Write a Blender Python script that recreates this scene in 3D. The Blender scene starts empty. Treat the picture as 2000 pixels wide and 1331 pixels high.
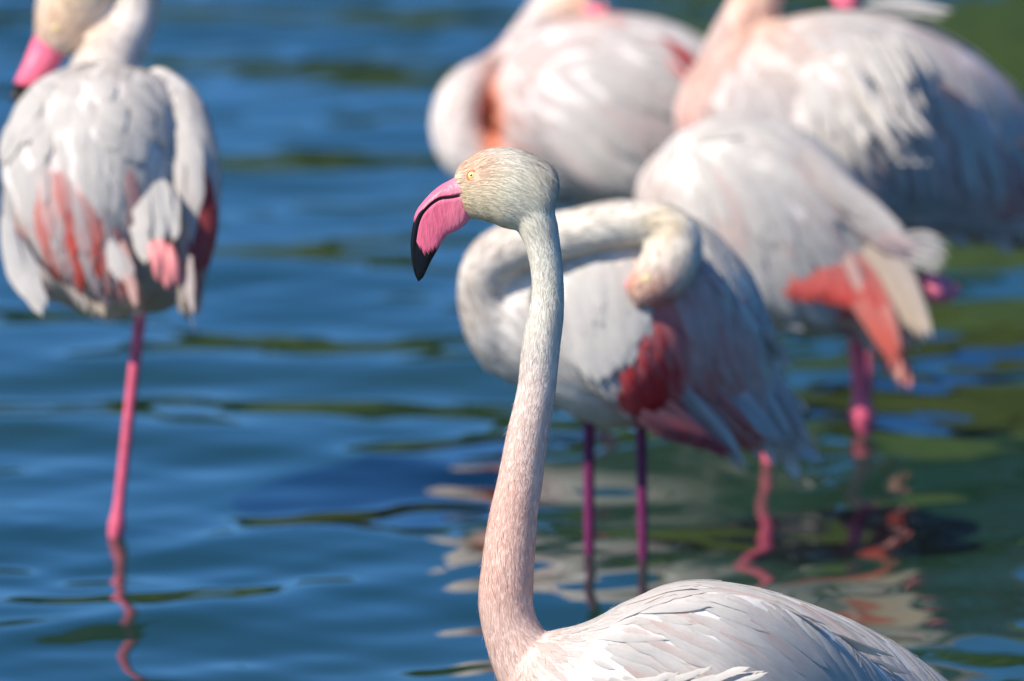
import bpy, bmesh, math, random
import numpy as np
from mathutils import Vector, Matrix
from mathutils.bvhtree import BVHTree

random.seed(7)
rng = np.random.default_rng(7)
sc = bpy.context.scene
C = sc.collection

# ------------------------------------------------------------------ camera
CAM_H = 2.2
PITCH = math.atan(3030.5 / 16667.0)
FPX = 16667.0                       # focal length in pixels of a 2000 px wide frame
cam_d = bpy.data.cameras.new('camera')
cam = bpy.data.objects.new('camera', cam_d)
C.objects.link(cam)
cam.location = (0, 0, CAM_H)
cam.rotation_euler = (math.pi / 2 - PITCH, 0, 0)
cam_d.sensor_width = 36.0
cam_d.lens = FPX * 36.0 / 2000.0
cam_d.clip_start = 0.5
cam_d.clip_end = 2000
cam_d.dof.use_dof = True
cam_d.dof.focus_distance = 9.22
cam_d.dof.aperture_fstop = 4.3
sc.camera = cam

# ------------------------------------------------------------------ sky, sun, exposure
SUN_EL, SUN_AZ = math.radians(46), math.radians(58)     # azimuth measured from behind the camera towards its left
sun_dir = Vector((-math.sin(SUN_AZ) * math.cos(SUN_EL), -math.cos(SUN_AZ) * math.cos(SUN_EL), math.sin(SUN_EL)))
world = bpy.data.worlds.new('World')
sc.world = world
world.use_nodes = True
wn = world.node_tree
wn.nodes.clear()
sky = wn.nodes.new('ShaderNodeTexSky')
sky.sky_type = 'NISHITA'
sky.sun_disc = False
sky.sun_elevation = SUN_EL
sky.sun_rotation = math.atan2(sun_dir.x, sun_dir.y)
sky.altitude = 100
sky.air_density = 0.48
sky.dust_density = 0.0
sky.ozone_density = 4.0
hs = wn.nodes.new('ShaderNodeHueSaturation')
hs.inputs['Saturation'].default_value = 1.22
bg = wn.nodes.new('ShaderNodeBackground')
bg.inputs['Strength'].default_value = 0.125
wo = wn.nodes.new('ShaderNodeOutputWorld')
wn.links.new(sky.outputs[0], hs.inputs['Color'])
wn.links.new(hs.outputs[0], bg.inputs[0])
wn.links.new(bg.outputs[0], wo.inputs[0])

sl = bpy.data.lights.new('sun', 'SUN')
sl.energy = 4.1
sl.angle = math.radians(0.53)
sl.color = (1.0, 0.905, 0.77)
sun = bpy.data.objects.new('sun', sl)
C.objects.link(sun)
sun.rotation_euler = (-sun_dir).to_track_quat('-Z', 'Y').to_euler()
sun.location = (-6, -3, 8)

sc.view_settings.view_transform = 'Standard'
sc.view_settings.look = 'None'
sc.view_settings.exposure = 0.75
sc.view_settings.gamma = 1.0
sc.view_settings.use_curve_mapping = False
sc.render.engine = 'CYCLES'
sc.cycles.use_denoising = True
sc.cycles.max_bounces = 6

# ------------------------------------------------------------------ helpers
FWD = np.array((0, math.cos(PITCH), -math.sin(PITCH)))
UP = np.array((0, math.sin(PITCH), math.cos(PITCH)))
RIGHT = np.array((1.0, 0, 0))
CAM = np.array((0, 0, CAM_H))

def P(x, y, d):
    """a point at measured offsets from the optical axis and at distance d"""
    return CAM + RIGHT * ((x - 1000.0) / FPX * d) - UP * ((y - 665.5) / FPX * d) + FWD * d

def PX(p):
    q = np.asarray(p) - CAM
    d = q @ FWD
    return (q @ RIGHT) / d * FPX + 1000.0, -(q @ UP) / d * FPX + 665.5, d

def water_d(y):
    return CAM_H / (math.sin(PITCH) + math.cos(PITCH) * (y - 665.5) / FPX)

def catmull(pts, sub):
    pts = np.asarray(pts, float)
    n = len(pts)
    ext = np.vstack([2 * pts[0] - pts[1], pts, 2 * pts[-1] - pts[-2]])
    out = []
    for i in range(n - 1):
        p0, p1, p2, p3 = ext[i:i + 4]
        for k in range(sub):
            t = k / sub
            out.append(0.5 * ((2 * p1) + (-p0 + p2) * t + (2 * p0 - 5 * p1 + 4 * p2 - p3) * t * t
                              + (-p0 + 3 * p1 - 3 * p2 + p3) * t ** 3))
    out.append(pts[-1])
    return np.array(out)

def loft(sections, nseg=24, sub=6):
    """sections: (x, y, d, half size across, half size in depth) -> closed tube, rounded ends"""
    S = catmull(sections, sub)
    S[:, 3:] = np.maximum(S[:, 3:], 0.5)
    ctr = np.array([P(*s[:3]) for s in S])
    tan = np.gradient(ctr, axis=0)
    tan /= np.linalg.norm(tan, axis=1)[:, None]
    V, F = [], []
    ang = np.linspace(0, 2 * math.pi, nseg, endpoint=False)
    for c, t, s in zip(ctr, tan, S):
        n1 = np.cross(t, FWD); n1 /= np.linalg.norm(n1)
        n2 = np.cross(t, n1)
        m = s[2] / FPX
        V.extend(c + np.cos(ang)[:, None] * n1 * s[3] * m + np.sin(ang)[:, None] * n2 * s[4] * m)
    n = len(S)
    for i in range(n - 1):
        for j in range(nseg):
            k = (j + 1) % nseg
            F.append((i * nseg + j, i * nseg + k, (i + 1) * nseg + k, (i + 1) * nseg + j))
    a = len(V); V.append(ctr[0] - tan[0] * S[0, 3] * S[0, 2] / FPX * 0.35)
    b = len(V); V.append(ctr[-1] + tan[-1] * S[-1, 3] * S[-1, 2] / FPX * 0.35)
    for j in range(nseg):
        k = (j + 1) % nseg
        F.append((a, k, j))
        F.append((b, (n - 1) * nseg + j, (n - 1) * nseg + k))
    return np.array(V), F

def mesh_from(name, V, F, smooth=True):
    me = bpy.data.meshes.new(name)
    me.from_pydata([tuple(v) for v in V], [], F)
    me.update()
    if smooth:
        me.polygons.foreach_set('use_smooth', [True] * len(me.polygons))
    return me

def verts_of(me):
    a = np.empty(len(me.vertices) * 3); me.vertices.foreach_get('co', a)
    return a.reshape(-1, 3)

def set_col(me, col):
    a = me.color_attributes.new('Col', 'FLOAT_COLOR', 'POINT')
    rgba = np.ones((len(col), 4)); rgba[:, :3] = np.clip(col, 0, 1)
    a.data.foreach_set('color', rgba.ravel())

def link(name, me, mat, parent=None, origin=None):
    """origin: where the parent thing stands; the mesh is shifted so that the part sits in its thing"""
    o = bpy.data.objects.new(name, me)
    C.objects.link(o)
    if mat: me.materials.append(mat)
    if parent is not None: o.parent = parent
    if origin is not None:
        v = verts_of(me) - np.asarray(origin)
        me.vertices.foreach_set('co', v.ravel()); me.update()
    return o

def union(name, lofts, voxel, smooth=6):
    V, F = [], []
    for v, f in lofts:
        b = len(V); V.extend(v); F.extend([tuple(i + b for i in q) for q in f])
    me = mesh_from('tmp', V, F)
    o = bpy.data.objects.new('tmp', me); C.objects.link(o)
    m = o.modifiers.new('r', 'REMESH'); m.mode = 'VOXEL'; m.voxel_size = voxel
    s = o.modifiers.new('s', 'SMOOTH'); s.iterations = smooth; s.factor = 0.5
    dg = bpy.context.evaluated_depsgraph_get()
    out = bpy.data.meshes.new_from_object(o.evaluated_get(dg))
    bpy.data.objects.remove(o); bpy.data.meshes.remove(me)
    out.name = name
    out.polygons.foreach_set('use_smooth', [True] * len(out.polygons))
    return out

def bvh_of(meshes):
    V, F = [], []
    for me in meshes:
        b = len(V)
        V.extend([v.co.copy() for v in me.vertices])
        F.extend([tuple(i + b for i in p.vertices) for p in me.polygons])
    return BVHTree.FromPolygons(V, F)

def tri_arrays(meshes):
    T = []
    for me in meshes:
        me.calc_loop_triangles()
        a = np.empty(len(me.loop_triangles) * 3, int); me.loop_triangles.foreach_get('vertices', a)
        T.append(verts_of(me)[a].reshape(-1, 3, 3))
    return np.vstack(T)

def sample(tris, n):
    e1, e2 = tris[:, 1] - tris[:, 0], tris[:, 2] - tris[:, 0]
    nr = np.cross(e1, e2); ar = np.linalg.norm(nr, axis=1)
    idx = rng.choice(len(tris), n, p=ar / ar.sum())
    u, v = rng.random(n), rng.random(n)
    f = u + v > 1; u[f] = 1 - u[f]; v[f] = 1 - v[f]
    return tris[idx, 0] + e1[idx] * u[:, None] + e2[idx] * v[:, None], nr[idx] / (ar[idx][:, None] + 1e-12)

def flow_at(flow, pts):
    """flow: rows (x, y, dx, dy, dz), blended by distance"""
    fl = np.asarray(flow, float)
    x, y, _ = PX(pts)
    w = 1.0 / (((x[:, None] - fl[:, 0]) ** 2 + (y[:, None] - fl[:, 1]) ** 2) + 400.0) ** 1.5
    d = (w[:, :, None] * fl[None, :, 2:5]).sum(1)
    v = d[:, :1] * RIGHT - d[:, 1:2] * UP + d[:, 2:3] * FWD
    return v / (np.linalg.norm(v, axis=1)[:, None] + 1e-9)

def blobs(base, spots, pts, hard=1.0):
    """plumage colour: a base and soft elliptical patches (x, y, rx, ry, angle, colour, strength)"""
    x, y, _ = PX(pts)
    col = np.tile(np.asarray(base, float), (len(pts), 1))
    for (cx, cy, rx, ry, a, c, s) in spots:
        a = math.radians(a)
        u = ((x - cx) * math.cos(a) + (y - cy) * math.sin(a)) / rx
        v = (-(x - cx) * math.sin(a) + (y - cy) * math.cos(a)) / ry
        w = s * np.clip(1.35 * np.exp(-(u * u + v * v) * hard), 0, 1)
        col = col * (1 - w[:, None]) + np.asarray(c) * w[:, None]
    return col

class Sheaf:
    """collects feather blades"""
    def __init__(s): s.V, s.F, s.C, s.U, s.N = [], [], [], [], []
    def add(s, V, F, Cc, U, Nn):
        b = len(s.V); s.V.extend(V); s.C.extend(Cc); s.U.extend(U); s.N.extend(Nn)
        s.F.extend([tuple(i + b for i in q) for q in F])
    def mesh(s, name):
        me = mesh_from(name, s.V, s.F)
        set_col(me, np.array(s.C))
        uv = me.uv_layers.new(name='UVMap')
        li = np.empty(len(me.loops), int); me.loops.foreach_get('vertex_index', li)
        uv.data.foreach_set('uv', np.array(s.U)[li].ravel())
        me.normals_split_custom_set_from_vertices([tuple(n) for n in s.N])
        return me

def blade(ctr, nrm, W, col, tipcol=None, camber=0.12, sharp=1.0, edge=None, ncross=5):
    """one feather along centre points with surface normals; rounded vane, raised shaft"""
    ctr = np.asarray(ctr); nrm = np.asarray(nrm)
    n = len(ctr)
    tan = np.gradient(ctr, axis=0); tan /= np.linalg.norm(tan, axis=1)[:, None] + 1e-9
    side = np.cross(nrm, tan); side /= np.linalg.norm(side, axis=1)[:, None] + 1e-9
    t = np.linspace(0, 1, n)
    prof = np.minimum(1.0, (0.35 + 2.2 * t)) * np.sqrt(np.clip(1 - np.clip((t - 0.45) / 0.55, 0, 1) ** (2.4 / sharp), 0.0, 1))
    prof = np.maximum(prof, 0.03)
    V, Cc, U, F, Nn = [], [], [], [], []
    us = np.linspace(-1, 1, ncross)
    col = np.asarray(col, float); tipcol = col if tipcol is None else np.asarray(tipcol, float)
    ph = random.random() * 50
    for i in range(n):
        cc = col * (1 - t[i]) + tipcol * t[i]
        for u in us:
            jag = 1.0 + 0.10 * math.sin(i * 5.1 + ph + u * 3)
            back = -tan[i] * W * 0.35 * abs(u) * (t[i] > 0.6)
            V.append(ctr[i] + side[i] * u * W * prof[i] * jag - nrm[i] * camber * W * u * u + back)
            Cc.append(cc if edge is None else cc * (1 - abs(u) * 0.6) + np.asarray(edge) * abs(u) * 0.6)
            U.append((0.5 + 0.5 * u * prof[i] + ph, t[i]))
            nn = nrm[i] + side[i] * u * 0.30; Nn.append(nn / np.linalg.norm(nn))
    for i in range(n - 1):
        for j in range(ncross - 1):
            a = i * ncross + j
            F.append((a + ncross, a + ncross + 1, a + 1, a))
    return V, F, Cc, U, Nn

def hug(bvh, root, d, L, n, lift0, lift1, curl=0.0, nr=None):
    """centre line of a feather that lies on the body; leaves it in a straight line past an edge"""
    p = Vector(root); d = Vector(d)
    pts, nrs = [], []
    st = L / (n - 1)
    loc, nm, _, _ = bvh.find_nearest(p)
    prev = nm; free = False
    for k in range(n):
        t = k / (n - 1)
        if not free:
            loc, nm2, _, dist = bvh.find_nearest(p)
            if nm2.dot(prev) < 0.80 or dist > 0.03:
                free = True
            else:
                nm = (nm2 * 0.6 + prev * 0.4).normalized(); prev = nm
                p = loc
        d = (d - nm * d.dot(nm)) if not free else d
        if d.length < 1e-6: d = Vector((1, 0, 0))
        d.normalize()
        pts.append(np.array(p + nm * (lift0 + (lift1 - lift0) * t + curl * L * t * t)))
        nrs.append(np.array(nm))
        p = p + d * st
    return pts, nrs

def strands(tris, n, flow, length, width, lift, base, spots, keep=None, jitter=0.25, lfun=None, hard=1.0):
    """n short hair-like feathers laid along the flow (one mesh)"""
    p, nr = sample(tris, n)
    if keep is not None:
        k = keep(p); p, nr = p[k], nr[k]
    n = len(p)
    f = flow_at(flow, p) + rng.normal(0, jitter, (n, 3))
    f -= nr * (f * nr).sum(1)[:, None]
    f /= np.linalg.norm(f, axis=1)[:, None] + 1e-9
    sd = np.cross(nr, f)
    L = length * (0.6 + 0.8 * rng.random(n))[:, None]
    lf = lift * (0.4 + 1.2 * rng.random(n))[:, None]
    if lfun is not None:
        q = lfun(p)[:, None]; lf = lf * q; L = L * (0.6 + 0.4 * q)
    W = width * (0.7 + 0.6 * rng.random(n))[:, None]
    a = p - sd * W * .5 + nr * 0.0003
    b = p + sd * W * .5 + nr * 0.0003
    m1 = p + f * L * .55 - sd * W * .45 + nr * lf * .6
    m2 = p + f * L * .55 + sd * W * .45 + nr * lf * .6
    tip = p + f * L + nr * lf
    V = np.stack([a, b, m2, m1, tip], 1).reshape(-1, 3)
    i = np.arange(n) * 5
    F = [(k + 3, k + 2, k + 1, k) for k in i] + [(k + 4, k + 2, k + 3) for k in i]
    col = blobs(base, spots, p, hard) * (0.96 + 0.07 * rng.random(n))[:, None]
    me = mesh_from('strands', V, F)
    nn = np.repeat(nr + 0.07 * rng.normal(0, 1, nr.shape), 5, 0); nn /= np.linalg.norm(nn, axis=1)[:, None]
    me.normals_split_custom_set_from_vertices(nn.tolist())
    set_col(me, np.repeat(col, 5, 0))
    uv = me.uv_layers.new(name='UVMap')
    return me

# ------------------------------------------------------------------ materials
def mat(name):
    m = bpy.data.materials.new(name); m.use_nodes = True
    nt = m.node_tree; nt.nodes.clear()
    out = nt.nodes.new('ShaderNodeOutputMaterial')
    return m, nt, out
def N(nt, t, **kw):
    n = nt.nodes.new(t)
    for k, v in kw.items():
        if k in n.inputs: n.inputs[k].default_value = v
        else: setattr(n, k, v)
    return n

def plumage_mat(name, barbs=True, transl=0.18):
    m, nt, out = mat(name)
    at = N(nt, 'ShaderNodeAttribute', attribute_name='Col')
    bs = N(nt, 'ShaderNodeBsdfPrincipled', Roughness=0.72)
    bs.inputs['Specular IOR Level'].default_value = 0.25
    tc = N(nt, 'ShaderNodeTexCoord')
    ns = N(nt, 'ShaderNodeTexNoise', Scale=45.0, Detail=6.0)
    nt.links.new(tc.outputs['Object'], ns.inputs['Vector'])
    rp = N(nt, 'ShaderNodeMapRange'); rp.inputs[1].default_value = 0.3; rp.inputs[2].default_value = 0.7
    rp.inputs[3].default_value = 0.79; rp.inputs[4].default_value = 0.89
    nt.links.new(ns.outputs[0], rp.inputs[0])
    mx = N(nt, 'ShaderNodeVectorMath', operation='SCALE')
    nt.links.new(at.outputs['Color'], mx.inputs[0]); nt.links.new(rp.outputs[0], mx.inputs['Scale'])
    last = mx
    bump = N(nt, 'ShaderNodeBump', Strength=0.35, Distance=0.002)
    if barbs:
        uv = N(nt, 'ShaderNodeUVMap')
        mp = N(nt, 'ShaderNodeMapping'); mp.inputs['Scale'].default_value = (14, 2.0, 1)
        nt.links.new(uv.outputs[0], mp.inputs[0])
        n2 = N(nt, 'ShaderNodeTexNoise', Scale=3.0, Detail=5.0, Roughness=0.6)
        nt.links.new(mp.outputs[0], n2.inputs['Vector'])
        r2 = N(nt, 'ShaderNodeMapRange'); r2.inputs[1].default_value = 0.3; r2.inputs[2].default_value = 0.7
        r2.inputs[3].default_value = 0.86; r2.inputs[4].default_value = 1.05
        nt.links.new(n2.outputs[0], r2.inputs[0])
        m2 = N(nt, 'ShaderNodeVectorMath', operation='SCALE')
        nt.links.new(mx.outputs[0], m2.inputs[0]); nt.links.new(r2.outputs[0], m2.inputs['Scale'])
        last = m2
        nt.links.new(n2.outputs[0], bump.inputs['Height'])
    else:
        nt.links.new(ns.outputs[0], bump.inputs['Height'])
    nt.links.new(bump.outputs[0], bs.inputs['Normal'])
    nt.links.new(last.outputs[0], bs.inputs['Base Color'])
    tr = N(nt, 'ShaderNodeBsdfTranslucent')
    nt.links.new(last.outputs[0], tr.inputs[0])
    mix = N(nt, 'ShaderNodeMixShader', Fac=transl)
    nt.links.new(bs.outputs[0], mix.inputs[1]); nt.links.new(tr.outputs[0], mix.inputs[2])
    nt.links.new(mix.outputs[0], out.inputs[0])
    return m
M_FEATH = plumage_mat('feather_vane', transl=0.28)
M_DOWN = plumage_mat('short_plumage', barbs=False, transl=0.3)
M_SKIN = plumage_mat('body_plumage', barbs=False, transl=0.0)

def horn_mat(name, rough, bump_scale, bump_str, stretch=(1, 1, 1)):
    m, nt, out = mat(name)
    at = N(nt, 'ShaderNodeAttribute', attribute_name='Col')
    tc = N(nt, 'ShaderNodeTexCoord')
    mp = N(nt, 'ShaderNodeMapping'); mp.inputs['Scale'].default_value = stretch
    mp.inputs['Rotation'].default_value = (0, math.radians(40), 0)
    nt.links.new(tc.outputs['Object'], mp.inputs[0])
    ns = N(nt, 'ShaderNodeTexNoise', Scale=bump_scale, Detail=4.0)
    nt.links.new(mp.outputs[0], ns.inputs['Vector'])
    rp = N(nt, 'ShaderNodeMapRange'); rp.inputs[1].default_value = 0.3; rp.inputs[2].default_value = 0.7
    rp.inputs[3].default_value = 0.86; rp.inputs[4].default_value = 1.08
    nt.links.new(ns.outputs[0], rp.inputs[0])
    mx = N(nt, 'ShaderNodeVectorMath', operation='SCALE')
    nt.links.new(at.outputs['Color'], mx.inputs[0]); nt.links.new(rp.outputs[0], mx.inputs['Scale'])
    bp = N(nt, 'ShaderNodeBump', Strength=bump_str, Distance=0.0015)
    nt.links.new(ns.outputs[0], bp.inputs['Height'])
    bs = N(nt, 'ShaderNodeBsdfPrincipled', Roughness=rough)
    bs.inputs['Specular IOR Level'].default_value = 0.28
    nt.links.new(mx.outputs[0], bs.inputs['Base Color']); nt.links.new(bp.outputs[0], bs.inputs['Normal'])
    nt.links.new(bs.outputs[0], out.inputs[0])
    return m
M_BILL = horn_mat('bill_horn', 0.38, 300.0, 0.6, (1, 1, 0.3))
M_LEG = horn_mat('leg_scales', 0.45, 220.0, 0.35)

def plain(name, col, rough=0.5, scale=30.0, var=0.15, spec=0.5):
    m, nt, out = mat(name)
    tc = N(nt, 'ShaderNodeTexCoord')
    ns = N(nt, 'ShaderNodeTexNoise', Scale=scale, Detail=5.0)
    nt.links.new(tc.outputs['Object'], ns.inputs['Vector'])
    rp = N(nt, 'ShaderNodeMapRange'); rp.inputs[3].default_value = 1 - var; rp.inputs[4].default_value = 1 + var
    nt.links.new(ns.outputs[0], rp.inputs[0])
    mx = N(nt, 'ShaderNodeVectorMath', operation='SCALE'); mx.inputs[0].default_value = col
    nt.links.new(rp.outputs[0], mx.inputs['Scale'])
    bs = N(nt, 'ShaderNodeBsdfPrincipled', Roughness=rough)
    bs.inputs['Specular IOR Level'].default_value = spec
    nt.links.new(mx.outputs[0], bs.inputs['Base Color']); nt.links.new(bs.outputs[0], out.inputs[0])
    return m
M_IRIS = plain('iris_yellow', (0.80, 0.70, 0.28), 0.15, 400, 0.2)
M_PUPIL = plain('pupil_black', (0.004, 0.004, 0.004), 0.08, 50, 0.05)
M_LID = plain('eyelid_orange', (0.75, 0.26, 0.12), 0.5, 500, 0.2)
M_BLACK = plain('bill_black', (0.006, 0.005, 0.006), 0.4, 600, 0.4, 0.25)
M_NOSTRIL = plain('nostril_dark', (0.22, 0.01, 0.03), 0.6, 300, 0.3)

# water: murky, dark body colour under a mirror-like surface
m, nt, out = mat('pond_water'); M_WATER = m
bs = N(nt, 'ShaderNodeBsdfPrincipled', Roughness=0.015)
bs.inputs['IOR'].default_value = 1.5
tc = N(nt, 'ShaderNodeTexCoord')
ns = N(nt, 'ShaderNodeTexNoise', Scale=0.8, Detail=3.0)
nt.links.new(tc.outputs['Object'], ns.inputs['Vector'])
cr = N(nt, 'ShaderNodeValToRGB')
cr.color_ramp.elements[0].position = 0.35; cr.color_ramp.elements[0].color = (0.007, 0.030, 0.022, 1)
cr.color_ramp.elements[1].position = 0.7; cr.color_ramp.elements[1].color = (0.012, 0.036, 0.018, 1)
nt.links.new(ns.outputs[0], cr.inputs[0]); nt.links.new(cr.outputs[0], bs.inputs['Base Color'])
n2 = N(nt, 'ShaderNodeTexNoise', Scale=9.0, Detail=2.0)
nt.links.new(tc.outputs['Object'], n2.inputs['Vector'])
bp = N(nt, 'ShaderNodeBump', Strength=0.10, Distance=0.004)
nt.links.new(n2.outputs[0], bp.inputs['Height']); nt.links.new(bp.outputs[0], bs.inputs['Normal'])
nt.links.new(bs.outputs[0], out.inputs[0])

M_BED = plain('mud', (0.06, 0.05, 0.03), 0.9, 6, 0.3, 0.2)
M_BANK = plain('grass_bank', (0.050, 0.072, 0.018), 0.9, 0.9, 0.6, 0.1)
M_BARK = plain('bark', (0.09, 0.065, 0.045), 0.9, 14, 0.35, 0.1)
m, nt, out = mat('leaves'); M_LEAF = m
at = N(nt, 'ShaderNodeAttribute', attribute_name='Col')
bs = N(nt, 'ShaderNodeBsdfPrincipled', Roughness=0.55)
nt.links.new(at.outputs['Color'], bs.inputs['Base Color'])
tr = N(nt, 'ShaderNodeBsdfTranslucent'); nt.links.new(at.outputs['Color'], tr.inputs[0])
mx = N(nt, 'ShaderNodeMixShader', Fac=0.45)
nt.links.new(bs.outputs[0], mx.inputs[1]); nt.links.new(tr.outputs[0], mx.inputs[2]); nt.links.new(mx.outputs[0], out.inputs[0])

# ------------------------------------------------------------------ setting: water, bed, bank, trees
BED_Z = -0.42
def graded(lo, a, b, hi, fine, grow=1.18):
    mid = list(np.arange(a, b + 1e-6, fine))
    L, s, v = [], fine, a
    while v > lo: s *= grow; v -= s; L.append(v)
    R, s, v = [], fine, b
    while v < hi: s *= grow; v += s; R.append(v)
    return np.array(L[::-1] + mid + R)

RINGS = []          # centres of ripples spread by the wading birds: (x, y, amplitude, wavelength, phase, reach)
def wave(x, y):
    r = np.random.default_rng(21)
    z = np.zeros_like(x)
    for k in range(34):
        lam = 0.16 + 0.75 * r.random() ** 1.3
        th = math.radians(90 + r.normal(0, 36))
        amp = 0.00044 * (lam / 0.3) ** 0.85 * (0.5 + r.random())
        kx, ky = math.cos(th) * 2 * math.pi / lam, math.sin(th) * 2 * math.pi / lam
        wob = 0.5 * np.sin(x * 1.7 + k) + 0.5 * np.sin(y * 0.9 + 2 * k)
        z += amp * np.sin(kx * x + ky * y + 6.28 * r.random() + wob)
    for k in range(26):
        lam = 0.07 + 0.10 * r.random()
        th = math.radians(90 + r.normal(0, 50))
        kx, ky = math.cos(th) * 2 * math.pi / lam, math.sin(th) * 2 * math.pi / lam
        gate = 0.5 + 0.5 * np.sin(x * (1 + 2 * r.random()) + y * (1 + 2 * r.random()) + 6.28 * r.random())
        z += 0.00012 * (lam / .1) * gate * np.sin(kx * x + ky * y + 6.28 * r.random() + 0.8 * np.sin(x * 2.3 + k))
    for (cx, cy, a, lam, ph, reach) in RINGS:
        rr = np.hypot(x - cx, y - cy)
        z += a * np.sin(2 * math.pi * rr / lam + ph) * np.exp(-rr / reach) * np.clip(rr / 0.05, 0, 1)
    return z
for (px, py, a, lam, reach) in ((225, 1045, 0.0006, 0.15, 0.5), (1150, 1090, 0.0012, 0.22, 0.45), (1253, 1090, 0.0012, 0.2, 0.4),
                                (1685, 848, 0.0012, 0.24, 0.5), (1500, 900, 0.001, 0.2, 0.4), (1300, 1595, 0.0022, 0.33, 0.9)):
    q = P(px, py, water_d(py)); RINGS.append((q[0], q[1], a, lam, px * 0.37, reach))
for (px, py) in ((226, 1047), (1151, 1088), (1256, 1094), (1686, 848), (1502, 905)):
    q = P(px, py, water_d(py)); RINGS.append((q[0], q[1], 0.00035, 0.06, 1.0, 0.13))
gx = graded(-60, -1.15, 1.15, 60, 0.014)
gy = graded(-20, 9.2, 16.2, 42, 0.014)
X, Y = np.meshgrid(gx, gy)
fade = np.clip(1 - np.maximum(np.abs(X) - 1.15, 0) / 3.0, 0, 1) * np.clip(1 - np.maximum(9.2 - Y, 0) / 3, 0, 1) * np.clip(1 - np.maximum(Y - 16.2, 0) / 5, 0, 1)
Z = wave(X, Y) * fade
nx, ny = len(gx), len(gy)
me = bpy.data.meshes.new('water')
me.vertices.add(nx * ny); me.vertices.foreach_set('co', np.stack([X, Y, Z], -1).ravel())
ii = (np.arange(ny - 1)[:, None] * nx + np.arange(nx - 1)[None, :]).ravel()
quads = np.stack([ii, ii + 1, ii + nx + 1, ii + nx], 1)
me.loops.add(quads.size); me.loops.foreach_set('vertex_index', quads.ravel())
me.polygons.add(len(quads)); me.polygons.foreach_set('loop_start', np.arange(len(quads)) * 4)
me.polygons.foreach_set('loop_total', np.full(len(quads), 4))
me.update(); me.validate()
me.polygons.foreach_set('use_smooth', [True] * len(me.polygons))
water = link('water', me, M_WATER); water['kind'] = 'structure'; water['label'] = 'rippled blue and green pond water'

def sheet(name, xs, ys, zf, mt, label):
    X, Y = np.meshgrid(xs, ys)
    Z = zf(X, Y)
    nx, ny = len(xs), len(ys)
    V = np.stack([X, Y, Z], -1).reshape(-1, 3)
    F = [(j * nx + i, j * nx + i + 1, (j + 1) * nx + i + 1, (j + 1) * nx + i) for j in range(ny - 1) for i in range(nx - 1)]
    o = link(name, mesh_from(name, V, F), mt); o['kind'] = 'structure'; o['label'] = label
    return o
sheet('lake_bed', np.linspace(-60, 60, 25), np.linspace(-20, 44, 20), lambda x, y: np.full_like(x, BED_Z), M_BED, 'muddy bed of the pond')
def shore_y(x): return 34 + 3 / (1 + np.exp((x - 0.5) * 1.5)) * 7 + 0.8 * np.sin(x * 0.5)
def bank_z(x, y):
    s = y - shore_y(x)
    return np.clip(s * 0.22, -0.7, 1.2) + 8.5 / (1 + np.exp(-(s - 6.5) / 2.0)) / (1 + np.exp(-(x - 1.6) / 0.7)) + 0.08 * np.sin(x * 1.3) * np.sin(y * 0.9) + 9.0 / (1 + np.exp(-(y - 88 + 6 * np.sin(x * .07)) / 7)) * (1 + .15 * np.sin(x * .11))
sheet('bank', np.concatenate([np.linspace(-160, -12, 60), np.linspace(-10, 40, 126), np.linspace(43, 160, 40)]), np.concatenate([np.linspace(30, 80, 101), np.linspace(85, 500, 20)]), bank_z, M_BANK, 'grassy bank on the far side of the pond')

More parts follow.
